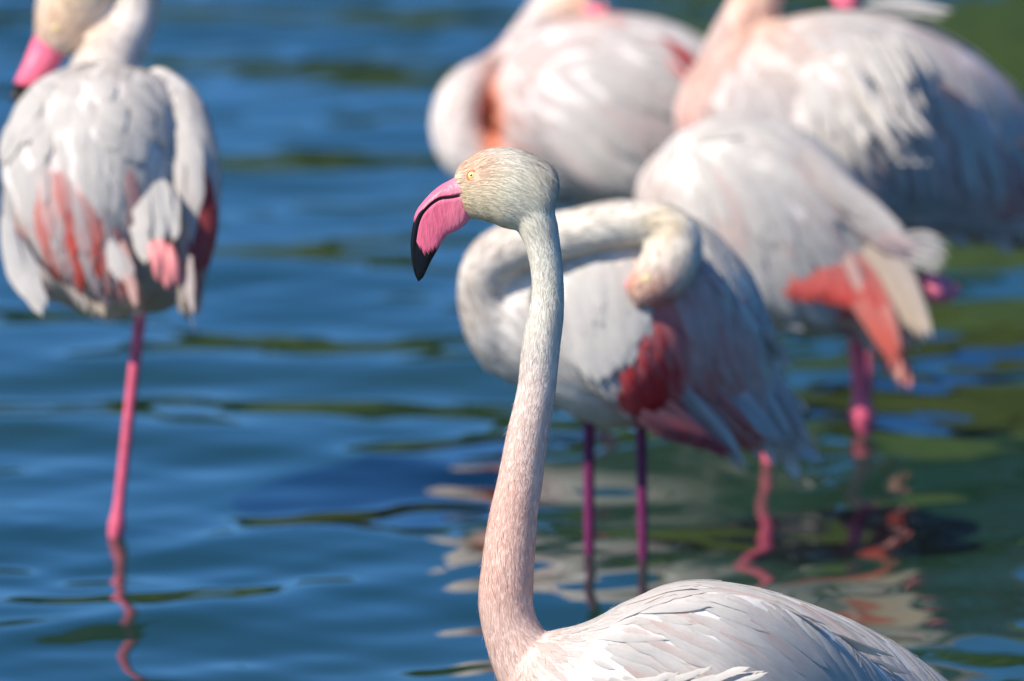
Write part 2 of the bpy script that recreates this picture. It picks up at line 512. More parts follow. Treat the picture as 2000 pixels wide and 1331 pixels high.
def tree_parts(seed, H, R, nleaf, leafcol):
    r = np.random.default_rng(seed)
    V, F = [], []
    def limb(p0, p1, r0, r1, n=7, k=5):
        p0, p1 = np.array(p0, float), np.array(p1, float)
        b = len(V); ax = p1 - p0; L = np.linalg.norm(ax); ax = ax / L
        s = np.cross(ax, (0.3, 1, 0.2)); s /= np.linalg.norm(s); t = np.cross(ax, s)
        for i in range(k + 1):
            u = i / k; c = p0 + (p1 - p0) * u + s * math.sin(u * 5 + seed) * 0.04 * L * u * (1 - u)
            rad = r0 + (r1 - r0) * u
            for j in range(n):
                a = 2 * math.pi * j / n; V.append(c + (s * math.cos(a) + t * math.sin(a)) * rad)
        for i in range(k):
            for j in range(n):
                q = (j + 1) % n; F.append((b + i * n + j, b + i * n + q, b + (i + 1) * n + q, b + (i + 1) * n + j))
    limb((0, 0, -0.3), (0.1, 0, H * 0.62), 0.028 * H, 0.012 * H)
    cl = []
    for k in range(26):
        a, z = r.random() * 6.28, 0.22 + 0.74 * r.random()
        rad = R * math.sin(math.pi * min(0.98, (z - 0.1) / 0.9) ** 0.8) * (0.45 + 0.6 * r.random())
        c = np.array((math.cos(a) * rad, math.sin(a) * rad, z * H)); cl.append(c)
        if k < 12: limb((0, 0, H * (0.2 + 0.3 * r.random())), c, 0.010 * H, 0.003 * H, 5, 4)
    trunk = (np.array(V), F)
    cl = np.array(cl)
    k = r.integers(0, len(cl), nleaf)
    sz = R * (0.22 + 0.2 * r.random(len(cl)))
    off = r.normal(0, 1, (nleaf, 3)); off /= np.linalg.norm(off, axis=1)[:, None]
    off *= (sz[k] * r.random(nleaf) ** 0.4)[:, None]; off[:, 2] *= 0.75
    c = cl[k] + off
    on = off / (np.linalg.norm(off, axis=1)[:, None] + 1e-6) + np.array((0, 0, .25)) + r.normal(0, .45, (nleaf, 3))
    d1 = np.cross(on, r.normal(0, 1, (nleaf, 3))); d1 /= np.linalg.norm(d1, axis=1)[:, None]
    d2 = np.cross(d1, on); d2 /= np.linalg.norm(d2, axis=1)[:, None]
    s = (0.06 + 0.07 * r.random(nleaf))[:, None] * (H / 8)
    VL = np.stack([c - d1 * s * 1.5, c + d2 * s * .7, c + d1 * s * 1.5, c - d2 * s * .7], 1).reshape(-1, 3)
    FL = [(i, i + 1, i + 2, i + 3) for i in range(0, nleaf * 4, 4)]
    tint = (0.65 + 0.7 * r.random(len(cl)))[k] * (0.8 + 0.4 * r.random(nleaf))
    col = np.asarray(leafcol) * tint[:, None]
    return trunk, (VL, FL, np.repeat(col, 4, 0))

KINDS = []
for sd, H, R, nl, lc in ((3, 9.0, 3.2, 24000, (0.145, 0.185, 0.028)), (5, 11.0, 3.6, 26000, (0.115, 0.165, 0.026)), (9, 5.0, 2.2, 9000, (0.07, 0.105, 0.024))):
    (tv, tf), (lv, lf, lcx) = tree_parts(sd, H, R, nl, lc)
    tm = mesh_from('trunk', tv, tf); tm.materials.append(M_BARK)
    lm = mesh_from('crown', lv, lf, False); set_col(lm, lcx); lm.materials.append(M_LEAF)
    KINDS.append((tm, lm))
KINDS.append(KINDS[2])
KLAB = ('broad yellow green tree on the far bank, mirrored in the green water', 'tall dark green tree on the far bank, mirrored in the green water',
        'low bushy tree on the far bank beyond the blue water',
        'small round bush at the water edge in front of taller trees')
def add_tree(k, x, y, s, rz, name):
    e = bpy.data.objects.new(name, None); C.objects.link(e)
    e.location = (x, y, float(bank_z(np.array(x), np.array(y))) - 0.05); e.scale = (s, s, s); e.rotation_euler[2] = rz
    e['label'] = KLAB[k]; e['category'] = 'tree'; e['group'] = 'trees on the far bank'
    for nm, me in zip(('trunk', 'crown'), KINDS[k]):
        o = bpy.data.objects.new(nm, me); C.objects.link(o); o.parent = e
for i, (k, x, y, s) in enumerate(((0, 3.6, 45.5, .9), (1, 8.5, 46, 1.0), (0, 12.8, 42.0, 1.1), (1, 6.0, 50, 1.1), (1, 16.5, 41, 1.2), (0, 21.5, 39, 1.1), (1, 27, 43, 1.2))):
    add_tree(k, x, y, s, i * 1.3, 'lakeside_tree')
for i, (x, y, s) in enumerate([(-31 + 2.55 * j, 64 + 2 * math.sin(j * 2.3), .88 + .24 * math.sin(j * 1.7) ** 2) for j in range(14)]):
    add_tree(2, x, y, s, i * 2.1, 'bushy_tree')

for i in range(9):
    add_tree(3, 2.9 + 3.3 * i + 0.5 * math.sin(i * 3.1), 36.2 + 0.8 * math.sin(i * 1.9), 0.5 + .2 * math.sin(i * 2.7) ** 2, i * 1.7, 'waterside_bush')
# ------------------------------------------------------------------ birds
WHITE = (0.81, 0.77, 0.73)
BLUSH = (0.80, 0.665, 0.62)
PINK = (0.80, 0.50, 0.45)
RED = (0.80, 0.065, 0.055)
SALMON = (0.85, 0.16, 0.12)
PEACH = (0.80, 0.60, 0.42)
CREAM = (0.78, 0.70, 0.56)
BILLPINK = (0.86, 0.17, 0.27)
LEGPINK = (0.74, 0.13, 0.22)
BLK = (0.005, 0.0045, 0.005)
TAN = (0.62, 0.50, 0.36)

class Bird:
    def __init__(s, label, foot, d0, group=None):
        """foot: (x, y) of the point on the water under the bird"""
        q = P(foot[0], foot[1], water_d(foot[1]))
        s.o = np.array((q[0], q[1], BED_Z)); s.d0 = d0
        s.root = bpy.data.objects.new('flamingo', None); C.objects.link(s.root)
        s.root.location = s.o
        s.root['label'] = label; s.root['category'] = 'flamingo'
        s.root['group'] = 'flamingos wading in the pond'
        s.wings = []
    def part(s, name, me, mt, parent=None, label=None, kind=None):
        o = link(name, me, mt, parent or s.root, s.o)
        if label: o['label'] = label
        if kind: o['kind'] = kind
        return o
    def body(s, lofts, voxel, base, spots, smooth=6, torso_loft=None):
        s.torso = torso_loft
        me = union('body', lofts, voxel, smooth)
        set_col(me, blobs(base, spots, verts_of(me)))
        s.bodyraw = me.copy()
        s.bodyo = s.part('body', me, M_SKIN)
        s.base, s.spots = base, spots
    def wing(s, sec, label=None):
        me = union('wing', [loft(sec, 28, 6)], 0.005, 4)
        set_col(me, blobs(s.base, s.spots, verts_of(me)))
        raw = me.copy()
        o = s.part('wing', me, M_SKIN, label=label)
        s.wings.append((raw, o)); return o
    def ready(s):
        s.raws = [s.bodyraw] + [w[0] for w in s.wings]
        s.bvh = bvh_of(s.raws); s.tris = tri_arrays(s.raws); s.btris = tri_arrays([s.bodyraw])
        s.tbvh = s.bvh if s.torso is None else BVHTree.FromPolygons([Vector(v) for v in s.torso[0]], s.torso[1])
        if s.torso is None: s.lbvh = s.bvh
        else:
            tm = mesh_from('t', *s.torso); s.lbvh = bvh_of([tm] + [w[0] for w in s.wings]); bpy.data.meshes.remove(tm)
        s.wbvh = [BVHTree.FromPolygons([v.co.copy() for v in w[0].vertices], [tuple(p.vertices) for p in w[0].polygons]) for w in s.wings]
    def coat(s, n, flow, L, W, lift, keep=None, spots=None, jit=0.12, nseg=6, ncross=3, sharp=1.0, name='plumage', tint=0.06, hard=1.0, curl=0.0, edge=None):
        """scatter n overlapping body feathers over the bird"""
        p, nr = sample(s.tris, n)
        if keep is not None:
            k = keep(p); p, nr = p[k], nr[k]
        fl = flow_at(flow, p) + rng.normal(0, jit, p.shape)
        col = blobs(s.base, spots if spots is not None else s.spots, p, hard)
        sh = Sheaf()
        for i in range(len(p)):
            k = 0.7 + 0.6 * random.random()
            pts, ns = hug(s.bvh, p[i], fl[i], L * k, nseg, 0.0005, lift * (0.5 + random.random()), curl)
            c = col[i] * (1 - tint + 2 * tint * random.random())
            if random.random() < 0.2: c = c * 0.85 + np.array(BLUSH) * 0.15
            sh.add(*blade(pts, ns, W * k, c, camber=0.10, sharp=sharp, ncross=ncross, edge=edge))
        return s.part(name, sh.mesh(name), M_FEATH, s.bodyo, kind='stuff')
    def fuzz(s, n, flow, L, W, lift, keep=None, lfun=None, jitter=0.2, spots=None, tris=None):
        me = strands(s.btris if tris is None else tris, n, flow, L, W, lift, s.base, s.spots if spots is None else spots, keep, jitter, lfun)
        return s.part('short_plumage', me, M_DOWN, s.bodyo, kind='stuff')
    def quill(s, ctl, W, col, tip=None, parent=None, nrm=None, sharp=1.0, name='feather', edge=None, n=10, camber=0.12):
        """one long feather along measured control points (x, y, d)"""
        c = catmull(np.array([P(*q) for q in ctl]), 6)
        t = np.linspace(0, len(c) - 1, n); i0 = np.clip(t.astype(int), 0, len(c) - 2); fr = (t - i0)[:, None]
        c = c[i0] * (1 - fr) + c[i0 + 1] * fr
        nv = -FWD if nrm is None else (RIGHT * nrm[0] - UP * nrm[1] + FWD * nrm[2])
        nv = np.tile(nv / np.linalg.norm(nv), (n, 1))
        sh = Sheaf(); sh.add(*blade(c, nv, W, col, tip, sharp=sharp, edge=edge, camber=camber))
        return s.part(name, sh.mesh(name), M_FEATH, parent or s.bodyo)
    def wing_feather(s, wi, x, y, dirv, L, W, col, tip=None, lift=0.006, side=-1, n=9, sharp=1.0, curl=0.0, edge=None, name='feather'):
        """a covert or scapular laid over the wing from the point seen at x, y"""
        o = Vector(CAM); dr = Vector(P(x, y, 5.0) - CAM).normalized()
        loc = s.wbvh[wi].ray_cast(o, dr)[0]
        if loc is None: loc = s.tbvh.ray_cast(o, dr)[0]
        if loc is None: return None
        dv = Vector(RIGHT * dirv[0] - UP * dirv[1] + FWD * (dirv[2] if len(dirv) > 2 else 0))
        pts, ns = hug(s.lbvh, loc, dv, L, n, 0.0015, lift, curl)
        sh = Sheaf(); sh.add(*blade(pts, ns, W, col, tip, sharp=sharp, edge=edge))
        return s.part(name, sh.mesh(name), M_FEATH, s.wings[wi][1])
    def leg(s, pts, knob=None, name='leg', label=None, col=LEGPINK, foot=True):
        """pts: (x, y, d, radius)"""
        sec = [(x, y, d, r, r) for (x, y, d, r) in pts]
        v, f = loft(sec, 14, 6)
        me = mesh_from('leg', v, f)
        r_ = np.random.default_rng(1)
        zz = v[:, 2:3]
        band = 0.5 + 0.5 * np.sin(zz * 190 + 3 * np.sin(zz * 47)) * np.sin(zz * 83 + 1)
        set_col(me, np.array(col) * (0.80 + 0.22 * band + 0.12 * r_.random((len(v), 1))) * np.array((1, 1, .96)))
        o = s.part(name, me, M_LEG, label=label)
        if foot:
            x, y, d, r = pts[-1]
            base = P(x, y, d)
            V, F = [], []
            for a in (-0.6, 0, 0.6):
                dirv = np.array((-math.cos(a), math.sin(a) + 0.0, 0)); sd = np.array((-dirv[1], dirv[0], 0))
                b = len(V)
                for t, w in ((0, 0.008), (0.05, 0.007), (0.085, 0.002)):
                    for (u, z) in ((-1, 0.002), (1, 0.002), (0.6, 0.012), (-0.6, 0.012)):
                        V.append(np.array((base[0], base[1], BED_Z)) + dirv * t + sd * u * w + np.array((0, 0, z)))
                for i in range(2):
                    for j in range(4):
                        k = (j + 1) % 4; F.append((b + i * 4 + j, b + i * 4 + k, b + (i + 1) * 4 + k, b + (i + 1) * 4 + j))
                F.append((b, b + 1, b + 2, b + 3)); F.append((b + 8, b + 11, b + 10, b + 9))
            me = mesh_from('foot', V, F, False); set_col(me, np.tile(col, (len(V), 1)))
            s.part('foot', me, M_LEG, o)
        return o
    def simple_bill(s, sec, black_from, label=None):
        v, f = loft(sec, 20, 8)
        me = mesh_from('bill', v, f)
        x, y, _ = PX(v)
        w = np.clip((black_from(x, y)) / 4.0 + 0.5, 0, 1)[:, None]
        set_col(me, np.array(BILLPINK) * (1 - w) + np.array(BLK) * w)
        return s.part('bill', me, M_BILL, label=label)
    def plain_leg(s, xt, yt, xc, yc, r, knob_y=None, dtop=None, col=LEGPINK):
        """a straight leg from the belly to the pond bed, entering the water at xc, yc"""
        dc = water_d(yc)
        d1 = dtop if dtop else dc - 0.18 * (yc - yt) / FPX * dc
        A, B = P(xt, yt, d1), P(xc, yc, dc)
        dirv = (B - A) / (B[2] - A[2])
        E = B + dirv * (BED_Z + 0.004 - B[2]) * 0.6; E[2] = BED_Z + 0.004
        pts = []
        for t in np.linspace(0, 1, 8):
            q = PX(A + (B - A) * t); rr = r * (1.1 - 0.15 * t)
            if knob_y is not None:
                rr += r * 0.75 * math.exp(-((q[1] - knob_y) / 26.0) ** 2)
            pts.append((q[0], q[1], q[2], rr))
        if knob_y is not None:
            out = []
            for t in np.linspace(0, 1, 30):
                q = PX(A + (B - A) * t)
                rr = r * (1.12 - 0.15 * t) + r * 0.62 * math.exp(-((q[1] - knob_y) / 28.0) ** 2)
                out.append((q[0], q[1], q[2], rr))
            pts = out
        for t in (0.1, 0.5, 1.0):
            q = PX(B + (E - B) * t); pts.append((q[0], q[1], q[2], r * 0.8))
        return s.leg(pts, col=col)

def spread(bird, specs, depth, parent, nrm, n=3, mix=None, off=9.0, sharp=1.7):
    """each broad plume as a few slimmer feathers lying side by side"""
    r = random.Random(len(specs))
    for (a, b, c_, w, col) in specs:
        dx, dy = c_[0] - a[0], c_[1] - a[1]; L = math.hypot(dx, dy); ox, oy = -dy / L, dx / L
        for k in range(n):
            o = (k - (n - 1) / 2) * off + r.uniform(-2, 2)
            t = r.uniform(-14, 10)
            q = [(p[0] + ox * o * f, p[1] + oy * o * f, depth(p[0]) + e + .002 * k) for p, f, e in ((a, 1.0, .012), (b, 1.1, -.006), (c_, .7, .002))]
            q[2] = (q[2][0] + dx / L * t, q[2][1] + dy / L * t, q[2][2])
            c = np.array(col) * r.uniform(.88, 1.04)
            bird.quill(q, w * .62, c * .6 + np.array(BLUSH) * .38, c, parent=parent, sharp=sharp, nrm=nrm(a) if callable(nrm) else nrm)

def region(*boxes):
    def f(p):
        x, y, d = PX(p); k = np.zeros(len(p), bool)
        for (x0, y0, x1, y1) in boxes: k |= (x > x0) & (x < x1) & (y > y0) & (y < y1)
        return k
    return f

# ---------------------------------------------------------------- the flamingo in front
D = 9.26
MB = Bird('tall pale flamingo with raised straight neck, pink bill with black tip and yellow eye', (1330, 1595), D)
neck = [(1032, 392, 40), (1044, 425, 42), (1053, 450, 40), (1058, 470, 37), (1064.5, 500, 34.5), (1069, 540, 33.5), (1070, 580, 34), (1066, 620, 37), (1058, 666, 39.5),
        (1053, 711, 39.5), (1048.5, 756, 39.5), (1040.5, 801, 40.5), (1031, 846, 42.5), (1023.5, 891, 44), (1014, 950, 46.5),
        (1004, 1000, 48.5), (997.5, 1050, 51.5), (992.5, 1100, 53), (988, 1150, 54.5), (988, 1185, 55), (1000, 1235, 58),
        (1030, 1295, 70), (1080, 1360, 90), (1150, 1420, 100)]
neck = [(x, y, D, a - 1.5, a * 0.93) for x, y, a in neck]
headprof = [(899, 339, 428, 23), (910, 327, 433, 27), (925, 311, 437, 33), (942, 298, 440, 39), (960, 289, 441, 45), (980, 286, 443, 48), (1000, 289, 449, 49),
            (1020, 298, 455, 48), (1040, 313, 462, 45), (1055, 334, 462, 41), (1067, 357, 455, 35), (1075, 382, 440, 26), (1081, 403, 425, 10)]
head = [(x, (t + b) / 2, D, (b - t) / 2 - 1.0, w) for x, t, b, w in headprof]
torso = [(975, 1385, 50, 55), (1010, 1390, 110, 100), (1060, 1390, 152, 130), (1110, 1392, 172, 152), (1180, 1402, 224, 180), (1260, 1412, 266, 198), (1350, 1418, 285, 204),
         (1450, 1424, 278, 195), (1550, 1432, 255, 172), (1650, 1444, 224, 142), (1750, 1462, 182, 106), (1850, 1488, 130, 70), (1960, 1522, 65, 40), (2040, 1545, 22, 18)]
rear = lambda x: .17 * max(0, (x - 1420) / 620) ** 1.1
torso = [(x, y, D + rear(x), a, b) for x, y, a, b in torso]
mspots = [(945, 385, 80, 75, 0, (0.84, 0.70, 0.44), 0.85), (928, 328, 46, 34, 20, (0.82, 0.53, 0.37), 0.9), (955, 436, 65, 15, 0, (0.68, 0.50, 0.25), 0.75), (903, 410, 12, 40, 0, (0.70, 0.52, 0.28), 0.5),
          (1020, 390, 65, 80, 0, (0.80, 0.77, 0.62), 0.75),
          (1060, 560, 60, 150, 0, (0.81, 0.78, 0.67), 0.85), (1030, 860, 90, 150, 0, (0.86, 0.70, 0.62), 0.8), (990, 1080, 90, 200, 0, (0.88, 0.59, 0.49), 0.95),
          (980, 1280, 70, 90, 0, (0.87, 0.63, 0.54), 0.8), (1060, 325, 30, 60, -35, (0.50, 0.46, 0.38), 0.55),  # grey nape patch is mostly shading painted into the plumage
          (1310, 1190, 40, 10, 10, (0.80, 0.60, 0.55), 0.7), (1240, 1230, 30, 12, 10, (0.80, 0.60, 0.55), 0.6)]
MB.body([loft(neck, 28, 5), loft(head, 28, 5), loft(torso, 32, 6)], 0.0032, WHITE, mspots, 8)
wsec = [(1120, 1370, -.070, 40, 20), (1190, 1355, -.082, 120, 38), (1290, 1350, -.094, 180, 46), (1400, 1360, -.096, 205, 50), (1520, 1385, -.088, 190, 46), (1640, 1420, -.070, 150, 38), (1760, 1465, -.048, 100, 28),
        (1880, 1520, -.028, 50, 16), (1980, 1560, -.015, 16, 8)]
MB.wing([(x, y, D + d + rear(x), a, b) for x, y, d, a, b in wsec])
MB.wing([(x, y, D - d + rear(x), a, b) for x, y, d, a, b in wsec])
MB.ready()
mflow = [(900, 380, 1, -.1, 0), (940, 300, 1, -.5, 0), (1000, 300, 1, .25, 0), (960, 440, 1, .1, 0), (1060, 340, .5, .9, 0), (1000, 380, 1, .3, 0), (1080, 420, .1, 1, 0), (1030, 440, .6, .8, 0), (1065, 520, .05, 1, 0),
         (1068, 600, -.05, 1, 0), (1050, 720, -.12, 1, 0), (1030, 850, -.18, 1, 0), (1005, 1000, -.15, 1, 0), (988, 1150, -.02, 1, 0), (970, 1250, .15, 1, 0), (1000, 1330, .45, 1, 0), (1060, 1250, .75, .75, 0), (1060, 1330, .8, .7, 0),
         (1150, 1230, 1, .25, 0), (1180, 1330, 1, .35, 0), (1300, 1160, 1, .25, 0), (1300, 1280, 1, .45, 0), (1450, 1180, 1, .5, 0), (1450, 1300, 1, .7, 0), (1600, 1240, 1, .7, 0), (1600, 1340, 1, .8, 0), (1750, 1320, 1, .7, 0), (1400, 1500, 1, .3, 0), (1900, 1480, 1, .5, 0)]
nape = lambda p: (lambda x, y: 0.55 + 1.3 * np.exp(-((x - 1062) / 40) ** 2 - ((y - 350) / 55) ** 2) + 0.5 * (y > 1120))(*PX(p)[:2])
# fine velvet on head and neck
face_ok = lambda p: (lambda x, y, d: (y < 1420) & (x < 1250) & (np.hypot(x - 921, y - 343) > 12))(*PX(p))
MB.fuzz(115000, mflow, 0.0085, 0.0006, 0.00022, face_ok, nape, 0.10)
MB.fuzz(3500, mflow, 0.0095, 0.0004, 0.0030, face_ok, None, 0.25)
MB.fuzz(6000, mflow, 0.013, 0.0009, 0.0006, region((900, 1050, 1200, 1430)), None, 0.15)
# body feathers, small on the shoulder and longer over the back
MB.coat(2600, mflow, 0.034, 0.0042, 0.0010, region((1040, 1120, 1330, 1600)), nseg=6, ncross=3, jit=.08, sharp=1.6, tint=.03)
MB.coat(2600, mflow, 0.060, 0.0052, 0.0014, region((1200, 1100, 2060, 1640)), nseg=7, ncross=3, jit=.06, sharp=1.8, tint=.04)
# larger scapulars and coverts on the near wing, one by one
rf = random.Random(4)
def back_y(x): return np.interp(x, [1130, 1165, 1210, 1250, 1300, 1350, 1400, 1450, 1510, 1575, 1635, 1700, 1775, 1825], [1205, 1180, 1157, 1142, 1132, 1129, 1132, 1142, 1160, 1182, 1212, 1250, 1295, 1331])
for row in range(9):
    for k in range(15):
        x = 1150 + k * 42 + rf.uniform(-20, 20) + row * 6
        y = back_y(x) + 12 + row * 26 + rf.uniform(-12, 12)
        if y > 1400 or x > 1770: continue
        u = (x - 1150) / 600
        sl = 0.22 + 0.55 * u + 0.05 * row + rf.uniform(-.07, .07)
        L = 0.070 + 0.065 * min(1, u * 1.4) + rf.uniform(-.015, .015)
        W = 0.0052 + 0.0028 * u + rf.uniform(-.001, .0012)
        sh = rf.uniform(.93, 1.0)
        col = np.array(WHITE) * sh * np.array((.985, 1, 1.02))
        q = rf.random()
        if q < .10: col = np.array((0.80, 0.60, 0.56)) * sh
        elif q < .25: col = np.array((0.80, 0.71, 0.68)) * sh
        MB.wing_feather(0, x, y, (1, sl), L, W, col, np.array(WHITE) * rf.uniform(.95, 1.0), lift=0.0012 + rf.uniform(0, .0013) + (.002 if rf.random() < .25 else 0), sharp=1.5 + .6 * u, edge=np.array(WHITE) * .98)
# long tertials sweeping down to the tail
for k in range(22):
    x = 1480 + k * 15 + rf.uniform(-8, 8); y = back_y(x) + 14 + (k % 4) * 34
    MB.wing_feather(0, x, y, (1, .66 + rf.uniform(-.06, .06)), 0.17 + rf.uniform(-.02, .03), 0.0062, np.array(WHITE) * rf.uniform(.85, 1.0), lift=0.003, sharp=2.0, n=12)
# ruffled plume curling up along the wing edge
for k in range(24):
    x0, y0 = 1145 + k * 10.5 + rf.uniform(-8, 8), 1350 - k * .5 + rf.uniform(-6, 14)
    L = 95 + rf.uniform(-25, 45)
    dd = D - .149 - rf.uniform(0, .012)
    MB.quill([(x0, y0, dd + .02), (x0 + L * .35, y0 - 12, dd - .004), (x0 + L * .75, y0 - 24 + rf.uniform(-5, 5), dd - .002), (x0 + L * 1.05, y0 - 34 + rf.uniform(-11, 11), dd + .006)], 0.0034 + rf.uniform(0, .0018), np.array(WHITE) * rf.uniform(.93, 1), np.array(WHITE), parent=MB.wings[0][1], nrm=(-.3 + rf.uniform(-.2, .2), -.35 + rf.uniform(-.3, .3), -1), sharp=1.6, camber=.25)
# bill in two halves
st = [((935, 345), (930, 381), (930, 415), 15), ((908, 334), (906, 381), (914, 433), 24), ((895, 342.5), (893, 383), (905, 442), 24), ((881, 351), (880, 385), (897, 448), 23), ((859, 363), (860, 387), (885, 454), 21.5), ((840, 379), (845, 395), (874, 459), 20),
      ((824, 397), (832, 406), (864, 471), 18.5), ((812, 415), (821, 420), (857, 484), 17), ((806, 440), (814, 439), (849, 498), 15), ((802, 467), (810.5, 463), (841, 512), 12.5),
      ((802, 491), (809, 488), (834, 527), 10), ((805, 515), (810.5, 514), (827, 541), 7), ((810, 536), (813, 536), (821, 547.5), 4), ((816, 549), (816.5, 549), (817.5, 550.5), 1)]
rows = catmull([(*u, *m_, *w_, h) for u, m_, w_, h in st], 8)
def half_bill(top):
    V, F = [], []
    n = 22
    for r in rows:
        a = P(r[0], r[1], D) if top else P(r[4], r[5], D)         # outer ridge
        b = P(r[2], r[3], D)                                      # gape
        m_ = r[6] * D / FPX * (1.0 if top else 0.94)
        for j in range(n):
            ph = 2 * math.pi * j / n
            t = (1 - math.cos(ph)) / 2                            # 0 at the ridge, 1 at the gape
            g = math.sqrt(max(0, 1 - (1 - t) ** 2)) if top else max(0, t) ** 0.42
            if t > 0.965: g *= math.sqrt(max(0.0, (1 - t) / 0.035))
            wdt = math.copysign(g, math.sin(ph)) if 1e-6 < ph and abs(ph - math.pi) > 1e-6 else 0.0
            V.append(a + (b - a) * t + FWD * wdt * m_)
    k = len(rows)
    for i in range(k - 1):
        for j in range(n):
            q = (j + 1) % n; F.append((i * n + j, i * n + q, (i + 1) * n + q, (i + 1) * n + j))
    F.append(tuple(range(n))); F.append(tuple((k - 1) * n + j for j in range(n))[::-1])
    V = np.array(V)
    me = mesh_from('mandible', V, F)
    x, y, _ = PX(V)
    nz = 3.0 * np.sin(x * 0.9 + y * .37) + 2.0 * np.sin(y * 1.7 - x * .4)
    if top: w = np.clip((y - 424 + nz * .5 + (x - 812) * .35) / 10, 0, 1)
    else: w = np.clip(((y - (470 + 21 * np.clip((x - 813) / 14, 0, 1) - 8 * np.clip((x - 832) / 26, 0, 1))) + nz) / 3, 0, 1)
    pink = np.tile(BILLPINK, (len(V), 1)) * np.array((1, 1, 1))
    pale = np.clip((x - 862) / 45, 0, 1)[:, None] * (0.75 if top else 0.35)
    pink = pink * (1 - pale) + np.array((0.80, 0.34, 0.40)) * pale
    set_col(me, pink * (1 - w[:, None]) + np.array(BLK) * w[:, None])
    return me
bill = MB.part('upper_bill', half_bill(True), M_BILL)
MB.part('lower_bill', half_bill(False), M_BILL, label='deep pink lower bill with black tip')
for sgn in (-1, 1):
    g = [(896, 381.5, .7, 23.6), (884, 384, 1.0, 23.3), (872, 385.3, 1.5, 22.6), (859, 387, 2.2, 21.4), (845, 394.5, 3.0, 19.8), (832, 406, 3.7, 18.2), (821, 420, 4.6, 16.6), (813.5, 440, 5.0, 14.6), (809.5, 463, 5.0, 12.4), (808, 488, 4.2, 9.8), (810, 514, 3.2, 6.8), (813, 536, 2, 3.6)]
    v, f = loft([(x, y, D + sgn * (dd - 1.2) * D / FPX, a, max(.8, a * .4)) for x, y, a, dd in g], 10, 6)
    MB.part('bill_edge', mesh_from('bill_edge', v, f), M_BLACK, bill, label='black line of the closed gape')
    v, f = loft([(x, y, D + sgn * w * D / FPX, a, 1.4) for x, y, a, w in ((848, 380.5, .8, 15.8), (855, 377, 2.0, 16.0), (863, 373.5, 1.9, 16.0), (871, 370.5, .7, 15.6))], 8, 4)
    MB.part('nostril', mesh_from('nostril', v, f), M_NOSTRIL, bill)
# eyes on both sides of the head
def ball(c, ax, r, flat, n=20):
    ax = ax / np.linalg.norm(ax); s = np.cross(ax, (0, 0, 1.0)); s /= np.linalg.norm(s); t = np.cross(ax, s)
    V, F = [], []
    for i in range(n + 1):
        th = math.pi * i / n
        for j in range(n):
            a = 2 * math.pi * j / n
            V.append(c + ax * math.cos(th) * r * flat + (s * math.cos(a) + t * math.sin(a)) * math.sin(th) * r)
    for i in range(n):
        for j in range(n):
            k = (j + 1) % n; F.append((i * n + j, i * n + k, (i + 1) * n + k, (i + 1) * n + j))
    return V, F
def ring(c, ax, r, tube, n=28, m=8, sq=1.0):
    ax = ax / np.linalg.norm(ax); s = np.cross(ax, (0, 0, 1.0)); s /= np.linalg.norm(s); t = np.cross(ax, s)
    V, F = [], []
    for i in range(n):
        a = 2 * math.pi * i / n; d = s * math.cos(a) * sq + t * math.sin(a)
        tb = tube * (1 + .25 * math.sin(a * 3 + 1))
        for j in range(m):
            b = 2 * math.pi * j / m; V.append(c + d * (r + tb * math.cos(b)) + ax * tb * math.sin(b) * .7)
    for i in range(n):
        for j in range(m):
            F.append((i * m + j, i * m + (j + 1) % m, ((i + 1) % n) * m + (j + 1) % m, ((i + 1) % n) * m + j))
    return V, F
hit = MB.bvh.ray_cast(Vector(CAM), Vector(P(921, 343, 5) - CAM).normalized())
for sgn in (1, -1):
    c = np.array(hit[0]); ax = np.array(hit[1]) * .5 - FWD * .5
    if sgn < 0:
        off = (c - P(921, 343, D)) @ FWD; c = c - 2 * off * FWD; ax = ax - 2 * (ax @ FWD) * FWD
    ax /= np.linalg.norm(ax)
    eye = MB.part('eye', mesh_from('eye', *ball(c - ax * .0016, ax, 8.6 * D / FPX, .62)), M_IRIS, label='pale yellow eye')
    MB.part('pupil', mesh_from('pupil', *ball(c - ax * .0016 + ax * 8.6 * D / FPX * .54 + RIGHT * -.0003, ax, 2.3 * D / FPX, .5, 12)), M_PUPIL, eye)
    MB.part('eyelid', mesh_from('eyelid', *ring(c - ax * .0004, ax, 10.0 * D / FPX, 2.5 * D / FPX, sq=.92)), M_LID, eye)
# legs under water
for xo in (-60, 70):
    q = P(1330 + xo, 1640, D); b = np.array((q[0], q[1], BED_Z + .004)); pb = PX(b)
    MB.leg([(1330 + xo, 1600, D, 22), (1330 + xo, 1680, D, 18), (*pb[:2], pb[2], 15)])

# ---------------------------------------------------------------- flamingo seen from behind, on one leg
D = 10.86
LB = Bird('flamingo seen from behind standing on one pink leg, bill bent down over its back', (225, 1045), D)
torso = [(205, 133, 45, 80), (206, 150, 108, 170), (208, 185, 158, 240), (210, 240, 192, 290), (212, 310, 208, 310), (213, 385, 214, 310), (213, 450, 212, 290), (212, 510, 196, 240), (210, 558, 182, 200), (208, 588, 140, 150), (206, 610, 70, 80)]
torso = [(x, y, D + .05, a - 8, b) for x, y, a, b in torso]
neck = [(195, 190, .10, 80), (205, 140, .16, 68), (236, 84, .20, 53), (260, 40, .21, 46), (271, 0, .21, 41), (274, -70, .21, 38), (258, -125, .21, 37), (218, -150, .21, 38), (180, -125, .21, 42)]
neck = [(x, y, D + d, a, a * .95) for x, y, d, a in neck]
head = [(196, -130, 30), (182, -92, 52), (164, -45, 66), (146, 0, 71), (130, 35, 67), (114, 66, 54), (98, 92, 38)]
head = [(x, y, D + .21, a, a * .8) for x, y, a in head]
